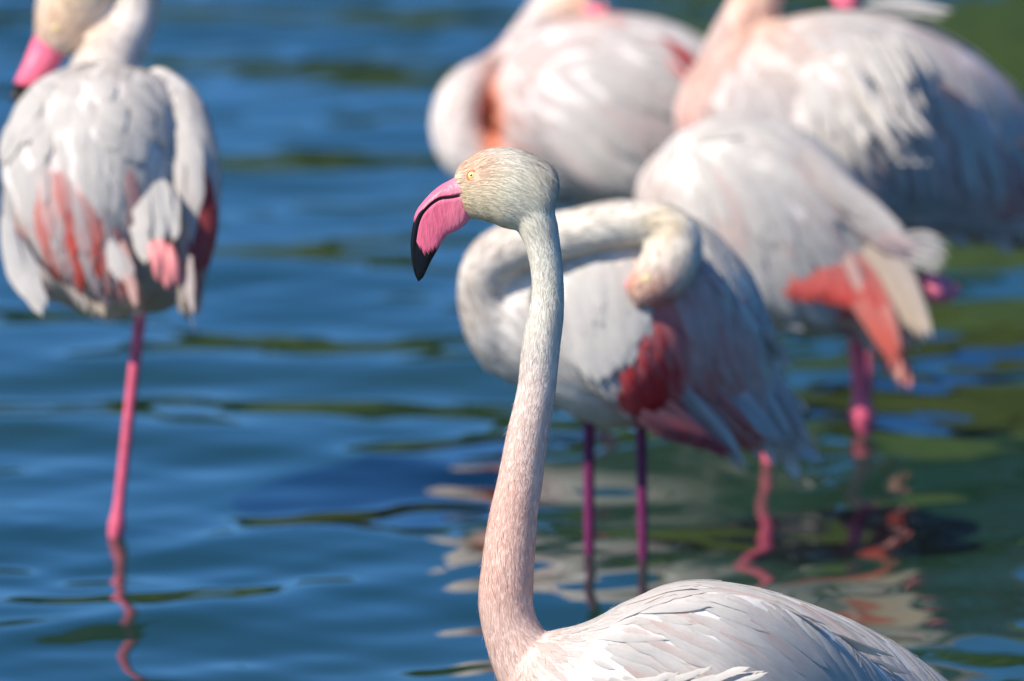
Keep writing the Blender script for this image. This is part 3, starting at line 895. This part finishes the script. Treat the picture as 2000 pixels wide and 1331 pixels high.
lspots = [(150, 20, 70, 80, 0, PEACH, 0.95), (90, 60, 40, 50, 0, (0.80, .50, .30), .5), (260, 60, 70, 80, 0, (0.80, .70, .63), .7),
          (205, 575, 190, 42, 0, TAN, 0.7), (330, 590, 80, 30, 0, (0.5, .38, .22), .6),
          (110, 405, 30, 60, 70, SALMON, 0.55), (120, 470, 26, 50, 80, RED, .7), (90, 380, 12, 55, 0, SALMON, .8), (160, 410, 14, 28, 10, SALMON, .8), (180, 490, 14, 32, -15, SALMON, .8), (232, 500, 16, 55, -15, SALMON, .75), (50, 470, 14, 45, -25, SALMON, .6), (20, 440, 10, 35, -20, SALMON, .5),
          (395, 430, 26, 75, 5, (0.55, .05, .06), .9), (350, 440, 16, 55, -10, (0.55, .06, .07), .6)]  # dark reds of the right wing, with its shade in the colour
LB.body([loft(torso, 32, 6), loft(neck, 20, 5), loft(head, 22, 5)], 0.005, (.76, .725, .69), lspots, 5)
lw = [(150, 165, .02, 40, 40), (120, 220, -.08, 85, 60), (112, 300, -.135, 108, 60), (125, 380, -.16, 112, 55), (150, 450, -.165, 98, 48), (188, 510, -.165, 72, 38), (228, 560, -.16, 38, 24), (262, 600, -.155, 8, 8)]
LB.wing([(x, y, D + d + .05, a, b) for x, y, d, a, b in lw])
rw = [(310, 165, .02, 35, 40), (345, 220, -.06, 55, 60), (368, 300, -.11, 58, 60), (378, 380, -.13, 52, 52), (380, 450, -.14, 44, 42), (376, 510, -.14, 34, 30), (372, 565, -.135, 18, 16), (373, 608, -.13, 4, 5)]
LB.wing([(x, y, D + d + .05, a, b) for x, y, d, a, b in rw])
LB.ready()
lflow = [(210, 140, .0, 1, -1), (100, 230, -.1, 1, -.5), (60, 350, .1, 1, -.3), (150, 350, .25, 1, -.2), (220, 450, .35, 1, 0), (330, 250, .15, 1, -.4), (400, 350, -.05, 1, -.2), (380, 480, -.1, 1, 0), (300, 400, 0, 1, -.2), (210, 580, .3, .5, -.6), (250, 50, -.3, 1, 0), (150, 0, .5, -.8, 0), (100, 80, .5, -.8, 0), (20, 480, .4, 1, 0)]
LB.fuzz(9000, lflow, 0.011, 0.0022, 0.001, region((40, -200, 330, 125)), None, .15)
LB.coat(1700, lflow, 0.055, 0.0085, 0.0015, region((-60, 125, 480, 575)), nseg=6, ncross=3, sharp=1.3, hard=1.3, tint=.05)
rl = random.Random(11)
for i in range(46):      # big white scapulars over the upper back
    x, y = rl.uniform(5, 320), rl.uniform(140, 245)
    LB.wing_feather(0 if x < 230 else 1, x, y, (.05 + .45 * (x - 60) / 250, 1, -.1), rl.uniform(.055, .085), .017, np.array(WHITE) * rl.uniform(.88, .98), lift=.006, sharp=1.3)
for i in range(150):     # coral coverts in streaks fading to white
    x, y = rl.uniform(8, 258), rl.uniform(325, 480)
    if x < 75 and y < 405: continue
    w = .42 + .55 * math.sin((x - (y - 400) * .18 - 68) / 46 * 6.283) + rl.uniform(-.25, .25)
    w = min(1, max(0, w)) * (1.0 if x > 60 else .6) * min(1, (y - 300) / 60)
    c = np.array((.80, .70, .67)) * (1 - w) + np.array((.90, .13, .09)) * w
    LB.wing_feather(0, x, y, (.08 + .22 * x / 250, 1, -.05), rl.uniform(.05, .09), rl.uniform(.0055, .0095), c * .9 + np.array(BLUSH) * .1, c, lift=.004 + rl.uniform(0, .003), sharp=1.4)
for (x, y, dx, L, c) in ((395, 330, 0, .12, (.5, .04, .05)), (405, 350, -.05, .11, (.6, .06, .07)), (385, 360, -.05, .12, (.45, .05, .07)), (372, 300, 0, .12, WHITE), (355, 330, .02, .13, BLUSH), (350, 390, .05, .12, (.6, .1, .1)), (365, 420, .03, .11, (.65, .08, .09)), (412, 400, -.12, .09, (.5, .05, .06)), (345, 250, .1, .12, WHITE), (365, 240, .1, .12, WHITE)):  # right wing feathers, reds darkened for the shaded side
    LB.wing_feather(1, x, y, (dx, 1, -.05), L, .012, np.array(c), np.array(c) * .8 + np.array(BLUSH) * .15, lift=.009, sharp=1.5)
W0, W1 = LB.wings[0][1], LB.wings[1][1]
TL = LB.d0 - .13
for (a, b, c_, w, col, par) in (((238, 470), (252, 540), (266, 604), .0075, PINK, W0), ((225, 480), (243, 530), (240, 556), .012, BLUSH, W0), ((215, 470), (228, 520), (230, 552), .012, WHITE, W0), ((372, 500), (370, 560), (377, 616), .006, BLUSH, W1),
                          ((25, 450), (50, 550), (84, 622), .013, WHITE, W0), ((8, 420), (28, 520), (60, 598), .013, WHITE, W0), ((40, 470), (62, 550), (92, 605), .012, WHITE, W0)):
    LB.quill([(*a, TL - .02), (*b, TL - .03), (*c_, TL - .02)], w, col, parent=par, sharp=1.6, nrm=(-.2, -.1, -1))
tail = LB.quill([(275, 345, TL + .03), (290, 420, TL - .01), (300, 480, TL - .01)], .018, np.array(WHITE) * .92, name='tail', nrm=(-.3, -.2, -1))
for (x0, y0, x1, y1, w, cc) in ((265, 350, 280, 470, .013, WHITE), (300, 335, 325, 470, .014, WHITE), (285, 330, 312, 485, .013, (.7, .68, .66)), (320, 350, 340, 475, .012, WHITE), (255, 400, 285, 520, .012, WHITE)):
    LB.quill([(x0, y0, TL + .02), ((x0 + x1) / 2 + 3, (y0 + y1) / 2, TL - .02), (x1, y1, TL - .015)], w, np.array(cc) * .95, parent=tail, nrm=(-.3, -.2, -1))
v, f = np.zeros((0, 3)), []
for k, (x0, y0, x1, y1, r_) in enumerate(((298, 476, 312, 548, 11), (314, 474, 330, 562, 12), (330, 482, 346, 556, 11))):
    vv, ff = loft([(x0, y0, TL - .010, r_ * .7, 8), (x0 + 2, y0 + 10, TL - .022, r_, 12), ((x0 + x1) / 2 + 2, (y0 + y1) / 2, TL - .03 + .003 * (k % 2), r_ * 1.15, 13), (x1, y1 - 8, TL - .026, r_ * .95, 11), (x1 + 1, y1, TL - .02, r_ * .5, 6)], 12, 5)
    f = f + [tuple(i + len(v) for i in q) for q in ff]; v = np.vstack([v, vv])
me = mesh_from('tucked_foot', v, f); set_col(me, np.tile((.74, .26, .26), (len(v), 1))); LB.part('tucked_foot', me, M_LEG, label='pink folded foot of the lifted leg under the tail')
LB.simple_bill([(102, 80, D + .21, 36, 28), (88, 108, D + .21, 34, 25), (72, 135, D + .205, 29, 21), (54, 162, D + .2, 24, 17), (40, 180, D + .17, 18, 12), (29, 198, D + .16, 8, 6)], lambda x, y: y - 164 - .25 * (x - 40), label='pink bill with black tip')
LB.plain_leg(277, 585, 226, 1047, 10.5, knob_y=1030)

# ---------------------------------------------------------------- preening flamingo behind the front bird
D = 10.72
PB = Bird('preening flamingo with neck folded back, red wing patch, on two legs coloured dark for shade', (1205, 1090), D)
torso = [(912, 575, .0, 30, 40), (940, 582, .0, 88, 90), (1000, 597, 0, 142, 135), (1070, 602, 0, 180, 165), (1150, 608, 0, 212, 180), (1240, 620, .01, 226, 180), (1330, 662, .03, 200, 160), (1405, 718, .055, 142, 115), (1465, 775, .075, 85, 70), (1510, 815, .09, 38, 30)]
torso = [(x, y, D + d, a, b) for x, y, d, a, b in torso]
neck = [(1010, 660, -.01, 90), (972, 620, -.035, 74), (948, 565, -.055, 56), (958, 515, -.075, 51), (1005, 482, -.10, 49), (1080, 463, -.125, 48), (1160, 448, -.14, 45), (1235, 437, -.145, 43), (1290, 436, -.15, 43), (1322, 455, -.155, 44)]
neck = [(x, y, D + d, a, a * .95) for x, y, d, a in neck]
head = [(1318, 438, .0, 42), (1322, 478, 0, 52), (1308, 515, 0, 58), (1282, 545, 0, 54), (1252, 562, 0, 42), (1232, 566, 0, 26)]
head = [(x, y, D - .158, a, a * .8) for x, y, d, a in head]
pspots = [(1150, 445, 190, 60, 0, CREAM, .55), (1290, 440, 40, 35, 0, (.80, .62, .36), .6), (1300, 520, 70, 70, 0, CREAM, .6), (1225, 545, 22, 26, 0, (.82, .32, .28), .8), (960, 500, 70, 60, 0, (.78, .68, .60), .6), (930, 590, 50, 70, 0, (.66, .55, .45), .5), (1250, 560, 50, 30, 0, (.74, .52, .28), .5),  # brown chest patch paints the shadow under the neck fold
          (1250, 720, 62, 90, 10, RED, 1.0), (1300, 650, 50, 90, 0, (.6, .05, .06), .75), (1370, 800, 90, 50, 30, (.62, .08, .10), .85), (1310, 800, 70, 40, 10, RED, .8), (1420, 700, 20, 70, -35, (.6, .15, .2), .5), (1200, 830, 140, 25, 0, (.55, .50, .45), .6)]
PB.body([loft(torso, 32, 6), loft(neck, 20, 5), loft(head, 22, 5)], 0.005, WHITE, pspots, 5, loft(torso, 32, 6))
ww = [(1060, 560, -.08, 40, 24), (1120, 580, -.112, 105, 38), (1200, 605, -.125, 150, 44), (1290, 650, -.115, 165, 46), (1370, 705, -.06, 140, 40), (1440, 765, .0, 96, 30), (1500, 820, .045, 48, 18), (1545, 860, .075, 12, 8)]
PB.wing([(x, y, D + d, a, b) for x, y, d, a, b in ww])
PB.wing([(x, y, D - d * .9 + .02 if d < -.06 else D + .10, a, b) for x, y, d, a, b in ww])
PB.ready()
pflow = [(910, 580, .5, 1, 0), (950, 500, .5, -.9, 0), (1000, 680, .8, .6, 0), (1100, 450, 1, -.1, 0), (1280, 430, 1, 0, 0), (1330, 470, -.1, 1, 0), (1280, 550, -.8, .5, 0), (1100, 560, .4, 1, 0), (1180, 640, .35, 1, 0), (1250, 720, .5, 1, 0), (1350, 560, .6, 1, 0), (1400, 680, .7, 1, 0), (1350, 780, .9, .7, 0), (1480, 760, .8, .9, 0), (1100, 780, 1, .3, 0), (1200, 830, 1, .2, 0)]
onneck = lambda p: (lambda x, y, d: (d < D - .075) & (y < 500) & (x < 1370) | (d < D - .13) & (x > 1210) & (x < 1370) & (y < 600))(*PX(p))
PB.fuzz(9000, pflow, 0.011, 0.0022, 0.001, onneck, None, .15)
PB.coat(1900, pflow, 0.055, 0.0085, 0.0015, lambda p: ~onneck(p) & ~region((890, 440, 1000, 640))(p), nseg=6, ncross=3, sharp=1.3, hard=1.4, tint=.05)
PB.fuzz(6000, pflow, 0.014, 0.003, 0.001, region((880, 430, 1060, 760)), None, .15)
rp_ = random.Random(5)
def white(k=1.0): return np.array(WHITE) * rp_.uniform(.93, 1.0) * k
for i in range(40):      # sunlit white scapulars hanging over the red
    x, y = rp_.uniform(1060, 1235), rp_.uniform(500, 615)
    PB.wing_feather(0, x, y, (.12 + .25 * (x - 1060) / 175 + rp_.uniform(-.05, .05), 1, 0), rp_.uniform(.065, .095), .013, white(), lift=.005, sharp=1.0)
for (x, y, L) in ((1205, 590, .085), (1225, 585, .085), (1180, 610, .085), (1160, 620, .085), (1140, 620, .08), (1215, 560, .09), (1235, 570, .07)):
    PB.wing_feather(0, x, y, (.06, 1, 0), L, .0165, white(), lift=.008, sharp=.9)
def scarlet(x, y):
    w = 1.25 * math.exp(-((x - 1248) / 75) ** 2 - ((y - 735) / 95) ** 2) + .95 * math.exp(-((x - 1350) / 105) ** 2 - ((y - 810) / 60) ** 2) + .6 * math.exp(-((x - 1300) / 40) ** 2 - ((y - 640) / 70) ** 2) + .5 * math.exp(-((x - 1425) / 16) ** 2 - ((y - 690) / 80) ** 2)
    return min(1.0, max(0.0, w + rp_.uniform(-.22, .22)))
SHADE_LILAC = np.array((.84, .61, .60))  # pinkish tint that turns the shaded rear wing purple-grey
for i in range(210):     # coverts and long feathers of the rear wing
    x = rp_.uniform(1195, 1485); y = rp_.uniform(480, 825)
    if y < 600 and x < 1300 or y < 470 + (x - 1330) * .85 or y > 830 - max(0, 1300 - x) * .35: continue
    w = scarlet(x, y)
    c = SHADE_LILAC * (1 - w) * rp_.uniform(.9, 1.03) + np.array((.86, .045, .05)) * w
    w2 = scarlet(x + 40, y + 60)
    c2 = SHADE_LILAC * (1 - w2) + np.array((.80, .05, .06)) * w2
    PB.wing_feather(0, x, y, (.42 + .22 * min(1, (x - 1195) / 200) + rp_.uniform(-.1, .1), 1, 0), rp_.uniform(.055, .10), rp_.uniform(.006, .0095), c, c2, lift=.005 + rp_.uniform(0, .004), sharp=1.4)
PW = PB.wings[0][1]
for (a, b, c_, w, col) in (((1330, 760), (1400, 840), (1452, 916), .011, BLUSH), ((1345, 780), (1410, 850), (1440, 895), .012, WHITE), ((1300, 790), (1370, 850), (1425, 890), .010, (.62, .1, .12)), ((1370, 740), (1440, 820), (1490, 866), .010, SALMON), ((1400, 730), (1470, 810), (1520, 866), .013, WHITE),
                          ((1420, 700), (1490, 780), (1540, 852), .013, WHITE), ((1440, 670), (1505, 760), (1562, 846), .011, BLUSH), ((1450, 650), (1515, 750), (1570, 842), .008, WHITE), ((1400, 770), (1460, 830), (1500, 858), .012, WHITE), ((1380, 790), (1430, 840), (1470, 878), .010, (.75, .2, .14)), ((1280, 810), (1345, 850), (1400, 872), .011, (.5, .05, .07)), ((1250, 810), (1310, 842), (1365, 858), .012, (.6, .04, .05)),
                          ((1355, 540), (1385, 585), (1405, 630), .010, WHITE), ((1340, 545), (1368, 580), (1388, 612), .009, WHITE)):
    spread(PB, [(a, b, c_, w, col)], lambda x: D - .155 + .19 * min(1.3, max(0, (x - 1270) / 260)), PW, (.75, -.2, -.8) if a[0] < 1390 else (-.05, -.25, -1), n=3, off=8)
PB.simple_bill([(1246, 560, D - .156, 24, 20), (1232, 572, D - .135, 20, 16), (1228, 590, D - .10, 16, 13), (1232, 610, D - .07, 9, 8)], lambda x, y: y - 596)
PB.plain_leg(1150, 800, 1151, 1088, 10.5, col=(.17, .022, .10)); PB.plain_leg(1252, 810, 1256, 1094, 10.0, col=(.17, .022, .10))  # dark purple puts the body's shade into the leg colour

# ---------------------------------------------------------------- sleeping flamingo to the right of it
D = 11.62
RB = Bird('sleeping flamingo with hidden head and bright red wing tips, beside the preening one', (1600, 870), D)
torso = [(1266, 375, 45, 50), (1290, 378, 95, 95), (1330, 383, 138, 130), (1390, 396, 178, 155), (1460, 428, 204, 168), (1540, 470, 192, 165), (1620, 515, 155, 140), (1700, 560, 108, 100), (1765, 598, 58, 55), (1800, 620, 22, 22)]
RB.body([loft([(x, y, D, a, b) for x, y, a, b in torso], 32, 6),
         loft([(x, y, D + d, a, a) for x, y, d, a in ((1310, 420, .04, 60), (1290, 370, .11, 48), (1340, 310, .15, 42), (1420, 290, .16, 38), (1500, 300, .15, 40), (1560, 330, .14, 36))], 18, 5)], 0.005, WHITE,
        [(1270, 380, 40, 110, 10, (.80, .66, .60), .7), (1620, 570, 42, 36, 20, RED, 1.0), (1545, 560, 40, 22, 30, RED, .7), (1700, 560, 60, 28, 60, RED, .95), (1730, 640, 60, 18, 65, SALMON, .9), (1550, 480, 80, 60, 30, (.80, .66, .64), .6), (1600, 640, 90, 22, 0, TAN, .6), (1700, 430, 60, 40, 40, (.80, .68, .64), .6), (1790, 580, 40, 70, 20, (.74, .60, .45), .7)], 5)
ww = [(1300, 370, -.08, 50, 24), (1360, 385, -.115, 120, 38), (1440, 425, -.13, 155, 44), (1530, 475, -.13, 150, 42), (1610, 530, -.12, 115, 34), (1680, 590, -.105, 72, 24), (1725, 645, -.095, 34, 14), (1748, 700, -.09, 8, 6)]
RB.wing([(x, y, D + d, a, b) for x, y, d, a, b in ww]); RB.wing([(x, y - 20, D - d, a, b) for x, y, d, a, b in ww])
RB.ready()
rflow = [(1280, 350, .6, .8, 0), (1400, 250, 1, .3, 0), (1400, 400, .7, .9, 0), (1500, 300, .8, .8, 0), (1500, 500, .5, 1, 0), (1600, 400, .8, 1, 0), (1620, 560, .5, 1, 0), (1700, 480, .8, 1, 0), (1720, 620, .3, 1, 0), (1780, 560, .6, 1, 0), (1560, 640, 1, -.1, 0)]
RB.coat(1900, rflow, 0.06, 0.0090, 0.0016, None, nseg=6, ncross=3, sharp=1.3, hard=1.5, tint=.05)
for i in range(70):
    x, y = rp_.uniform(1275, 1700), rp_.uniform(230, 520)
    q = rp_.random(); c = white() if q < .75 else np.array(BLUSH)
    RB.wing_feather(0, x, y, (.45 + .35 * (x - 1275) / 400 + rp_.uniform(-.08, .08), 1, 0), rp_.uniform(.09, .13), .0115, c, lift=.007, sharp=1.4)
RW = RB.wings[0][1]
for (a, b, c_, w, col) in (((1590, 505), (1612, 550), (1650, 592), .017, RED), ((1610, 500), (1640, 555), (1668, 600), .016, RED), ((1580, 520), (1600, 560), (1625, 580), .015, RED), ((1655, 500), (1690, 570), (1730, 660), .015, RED), ((1665, 500), (1715, 580), (1748, 725), .0095, SALMON), ((1650, 520), (1690, 600), (1735, 690), .012, SALMON), ((1680, 520), (1725, 600), (1752, 690), .010, (.8, .3, .25)),
                          ((1520, 530), (1545, 560), (1575, 580), .012, RED), ((1640, 480), (1665, 540), (1680, 600), .009, PINK), ((1690, 480), (1750, 560), (1800, 655), .016, (.76, .62, .48)), ((1715, 470), (1770, 560), (1812, 660), .016, (.78, .66, .54)), ((1700, 500), (1745, 570), (1775, 640), .014, (.76, .60, .46)), ((1640, 400), (1710, 440), (1765, 470), .015, WHITE), ((1660, 420), (1730, 465), (1790, 495), .014, (.8, .62, .6)), ((1600, 330), (1680, 400), (1760, 455), .018, WHITE), ((1570, 290), (1640, 370), (1725, 430), .018, WHITE),
                          ((1755, 480), (1805, 476), (1850, 490), .005, WHITE), ((1755, 492), (1812, 494), (1846, 512), .005, WHITE), ((1750, 474), (1800, 466), (1836, 474), .005, WHITE), ((1755, 500), (1800, 508), (1834, 530), .005, WHITE), ((1500, 500), (1535, 540), (1580, 572), .012, SALMON), ((1560, 510), (1590, 550), (1630, 590), .013, RED), ((1540, 520), (1570, 560), (1600, 585), .012, RED)):
    spread(RB, [(a, b, c_, w, col)], lambda x: D - .15, RW, (.1, -.2, -1))
v, f = loft([(1800, 545, D - .10, 14, 14), (1818, 556, D - .115, 26, 22), (1832, 566, D - .115, 29, 24), (1846, 572, D - .105, 20, 18), (1868, 566, D - .08, 10, 10)], 16, 6)
me = mesh_from('tucked_foot', v, f); set_col(me, np.tile((.80, .20, .30), (len(v), 1))); RB.part('tucked_foot', me, M_LEG, label='pink folded leg joint beside the tail')
RB.plain_leg(1668, 590, 1686, 848, 15.5, knob_y=812); RB.plain_leg(1478, 600, 1502, 905, 13.5)

# ---------------------------------------------------------------- flamingo with its neck in a loop
D = 12.28
CB = Bird('round pale pink flamingo resting its head on its back, neck curled in a loop', (1180, 650), D)
torso = [(978, 190, .02, 45, 60), (1000, 192, .02, 100, 100), (1035, 197, .01, 145, 130), (1100, 207, 0, 176, 150), (1180, 217, 0, 194, 158), (1260, 233, 0, 195, 155), (1340, 258, 0, 178, 138), (1420, 292, 0, 148, 110), (1500, 336, 0, 98, 76), (1580, 390, 0, 40, 34)]
neck = [(1080, 330, -.02, 75), (1010, 335, -.03, 62), (942, 318, -.02, 58), (900, 275, -.02, 55), (894, 222, -.01, 52), (917, 178, .03, 49), (965, 150, .10, 46), (1010, 110, .14, 43), (1045, 60, .15, 42), (1075, 20, .13, 42)]
head = [(1062, 22, .13, 34), (1085, 12, .12, 44), (1112, 14, .11, 46), (1138, 24, .10, 38), (1158, 34, .09, 22)]
CB.body([loft([(x, y, D + d, a, b) for x, y, d, a, b in torso], 32, 6), loft([(x, y, D + d, a, a * .95) for x, y, d, a in neck], 20, 5), loft([(x, y, D + d, a, a * .85) for x, y, d, a in head], 20, 5), loft([(985, 130, D + .09, 34, 26), (978, 190, D + .07, 36, 26), (972, 250, D + .05, 38, 26), (985, 320, D + .03, 40, 30)], 16, 5)], 0.005, (0.80, .755, .73),
        [(990, 150, 60, 130, 0, (.82, .64, .60), .6), (958, 245, 26, 105, 0, (.72, .20, .09), 1.0), (900, 240, 45, 90, 0, (.80, .66, .58), .5), (1115, 16, 42, 30, 0, (.85, .34, .20), 1.0), (1140, 32, 26, 10, 0, (.82, .28, .30), .8), (1080, 10, 40, 30, 0, (.80, .68, .56), .6), (1325, 128, 14, 46, -35, (.7, .12, .12), .95), (1060, 100, 90, 40, -20, (.82, .69, .65), .5)], 5)  # orange-brown patch inside the neck loop paints its shaded recess
ww = [(1040, 190, -.08, 40, 24), (1110, 200, -.108, 110, 36), (1200, 225, -.12, 145, 42), (1300, 260, -.115, 140, 38), (1390, 305, -.095, 105, 30), (1480, 355, -.07, 60, 20), (1560, 410, -.045, 16, 9)]
CB.wing([(x, y, D + d, a, b) for x, y, d, a, b in ww]); CB.wing([(x, y, D - d, a, b) for x, y, d, a, b in ww])
CB.ready()
cflow = [(890, 230, 0, -1, 0), (980, 200, .6, .6, 0), (1050, 80, 1, .1, 0), (1100, 200, .8, .6, 0), (1200, 100, 1, .35, 0), (1200, 300, .7, .8, 0), (1300, 150, .9, .7, 0), (1350, 300, .8, .9, 0), (1100, 340, 1, .2, 0), (1500, 350, 1, .7, 0)]
CB.coat(1600, cflow, 0.06, 0.010, 0.0016, region((975, 10, 1700, 500)), nseg=6, ncross=3, sharp=1.3, tint=.05)
CB.fuzz(5000, cflow, 0.014, 0.003, 0.001, region((820, -60, 1010, 380)), None, .15)
for i in range(44):
    x, y = rp_.uniform(1060, 1400), rp_.uniform(60, 370)
    c = white() if rp_.random() < .6 else np.array((.8, .69, .66))
    CB.wing_feather(0, x, y, (.75 + rp_.uniform(-.1, .15), .75, 0), rp_.uniform(.10, .14), .012, c, lift=.006, sharp=1.4)
for i in range(5):
    CB.wing_feather(0, 1295 + i * 8, 75 + i * 14, (.6, .85, 0), .085, .008, (.6, .07, .08), lift=.012, sharp=1.6)
CB.simple_bill([(1135, 28, D + .10, 26, 22), (1165, 36, D + .08, 22, 18), (1195, 48, D + .07, 18, 14), (1220, 66, D + .06, 11, 9), (1230, 82, D + .06, 4, 4)], lambda x, y: x - 1205)
CB.plain_leg(1180, 380, 1182, 650, 11)

# ---------------------------------------------------------------- large flamingo with drooping back plumes
D = 11.98
EB = Bird('large flamingo with shaggy drooping back plumes and salmon pink neck, at the rear', (1695, 728), D)
torso = [(1352, 290, 0, 40, 50), (1380, 262, 0, 92, 95), (1420, 240, 0, 138, 130), (1490, 222, 0, 168, 155), (1580, 218, 0, 192, 168), (1680, 228, .01, 206, 170), (1780, 256, .04, 200, 160), (1870, 298, .08, 176, 140), (1960, 350, .12, 138, 110), (2050, 408, .16, 92, 75), (2130, 465, .19, 40, 34)]
neck = [(1440, 190, .0, 100), (1440, 120, .02, 76), (1456, 60, .03, 60), (1478, 0, .04, 51), (1492, -70, .05, 46), (1520, -135, .05, 43), (1575, -170, .05, 42), (1630, -150, .05, 44)]
head = [(1610, -165, .06, 34), (1640, -135, .05, 48), (1652, -95, .04, 54), (1652, -60, .03, 46), (1648, -30, .03, 32)]
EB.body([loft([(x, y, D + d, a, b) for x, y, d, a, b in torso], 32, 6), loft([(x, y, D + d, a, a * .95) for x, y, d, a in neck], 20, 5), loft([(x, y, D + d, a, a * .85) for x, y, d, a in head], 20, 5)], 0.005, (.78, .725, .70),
        [(1830, 270, 160, 160, 0, (.82, .58, .56), .8), (1480, 10, 60, 80, 0, (.82, .48, .34), .85), (1385, 130, 34, 120, 30, (.82, .48, .38), .7), (1345, 220, 26, 70, 20, (.82, .45, .38), .7), (1530, 120, 60, 50, 0, (.80, .66, .58), .5), (1800, 395, 120, 40, 0, (.50, .45, .38), .6), (1985, 320, 40, 50, 0, (.5, .08, .08), .8), (1950, 400, 70, 26, 10, (.72, .28, .22), .8)], 5)  # pink rear patch and dark red tail patch colour in the shade
ww = [(1480, 220, -.06, 40, 26), (1550, 230, -.10, 115, 38), (1640, 245, -.14, 150, 44), (1740, 275, -.125, 155, 44), (1840, 320, -.07, 135, 36), (1930, 370, -.01, 95, 26), (2010, 420, .05, 52, 16), (2080, 460, .10, 12, 8)]
EB.wing([(x, y, D + d + .015, a, b) for x, y, d, a, b in ww]); EB.wing([(x, y, D + max(.12, -d) + .25 * max(0, (x - 1700) / 400), a, b) for x, y, d, a, b in ww])
EB.ready()
eflow = [(1480, 0, -.1, 1, 0), (1380, 150, -.2, 1, 0), (1450, 250, .7, .8, 0), (1550, 100, .9, .4, 0), (1600, 250, .7, .9, 0), (1700, 60, 1, .4, 0), (1750, 200, .6, 1, 0), (1850, 150, .8, .9, 0), (1850, 350, .8, .6, 0), (1700, 400, 1, .2, 0), (2000, 350, 1, .6, 0)]
EB.coat(1800, eflow, 0.065, 0.010, 0.002, region((1390, 5, 2300, 560)), nseg=6, ncross=3, sharp=1.4, tint=.05)
EB.fuzz(5000, eflow, 0.014, 0.003, 0.001, region((1330, -260, 1560, 300)), None, .15)
for i in range(60):
    x, y = rp_.uniform(1560, 1960), rp_.uniform(30, 260)
    if y < 15 + max(0, x - 1700) * .55: continue
    EB.wing_feather(0, x, y, (.35 + .4 * rp_.random(), 1, 0), rp_.uniform(.10, .16), .009, white(), lift=.009, sharp=1.7, curl=.03)
EW = EB.wings[0][1]
for i in range(46):      # loose plumes
    x, y = rp_.uniform(1630, 1790), rp_.uniform(50, 190); dd = D - .165 + .10 * max(0, (x - 1700) / 100) - rp_.uniform(0, .02)
    L = rp_.uniform(80, 150)
    EB.quill([(x, y, dd + .02), (x + L * .30, y + L * .55, dd - .02), (x + L * (.5 + rp_.uniform(-.1, .3)), y + L * 1.1, dd - .025)], .0055, white(), parent=EW, sharp=1.8, nrm=(-.3, -.3, -1))
for i in range(9):
    x, y = 1600 + i * 12, 240 + i * 9; dd = D - .145
    EB.quill([(x, y, dd + .02), (x + 55, y - 10 + i, dd - .01), (x + 125, y - 25 + 4 * i, dd - .015)], .0085, white(), parent=EW, sharp=1.7, nrm=(-.3, -.6, -.8))
for (x0, y0, x1, y1) in ((1700, 12, 1865, 22), (1720, 22, 1850, 34), (1690, 8, 1830, 12)):
    EB.quill([(x0, y0, D - .02), ((x0 + x1) / 2, (y0 + y1) / 2 - 8, D - .03), (x1, y1, D - .03)], .009, white(), parent=EW, sharp=1.5, nrm=(0, -.8, -.6))
EB.simple_bill([(1650, -45, D + .03, 30, 24), (1648, -15, D + .025, 27, 20), (1655, 10, D + .02, 20, 15), (1672, 28, D + .02, 11, 9), (1684, 38, D + .02, 4, 4)], lambda x, y: y - 14)
v, f = loft([(1880, 395, D + .0, 20, 18), (1930, 392, D + .02, 22, 20), (1985, 408, D + .05, 18, 16), (2050, 440, D + .09, 15, 14), (2120, 470, D + .12, 14, 12)], 14, 6)
me = mesh_from('tucked_leg', v, f); set_col(me, np.tile((.72, .22, .22), (len(v), 1))); EB.part('tucked_leg', me, M_LEG, label='pink lifted leg folded under the tail')
EB.plain_leg(1690, 400, 1694, 728, 12)

# eyes of the birds behind
for bd, x, y, d in ((LB, 112, 58, 11.07), (PB, 1262, 545, 10.562), (CB, 1128, 18, 12.385), (EB, 1655, -62, 12.01)):
    for sg in (-1, 1):
        hit = bd.bvh.ray_cast(Vector(P(x, y, d) + FWD * sg * .12), Vector(-FWD * sg))
        if hit[0] is None: continue
        c, ax = np.array(hit[0]), np.array(hit[1])
        e = bd.part('eye', mesh_from('eye', *ball(c - ax * .0015, ax, .0045, .7, 12)), M_IRIS)
        bd.part('pupil', mesh_from('pupil', *ball(c + ax * .0009, ax, .0015, .6, 8)), M_PUPIL, e)

for t_ in [m for m in bpy.data.meshes if m.users == 0]: bpy.data.meshes.remove(t_)
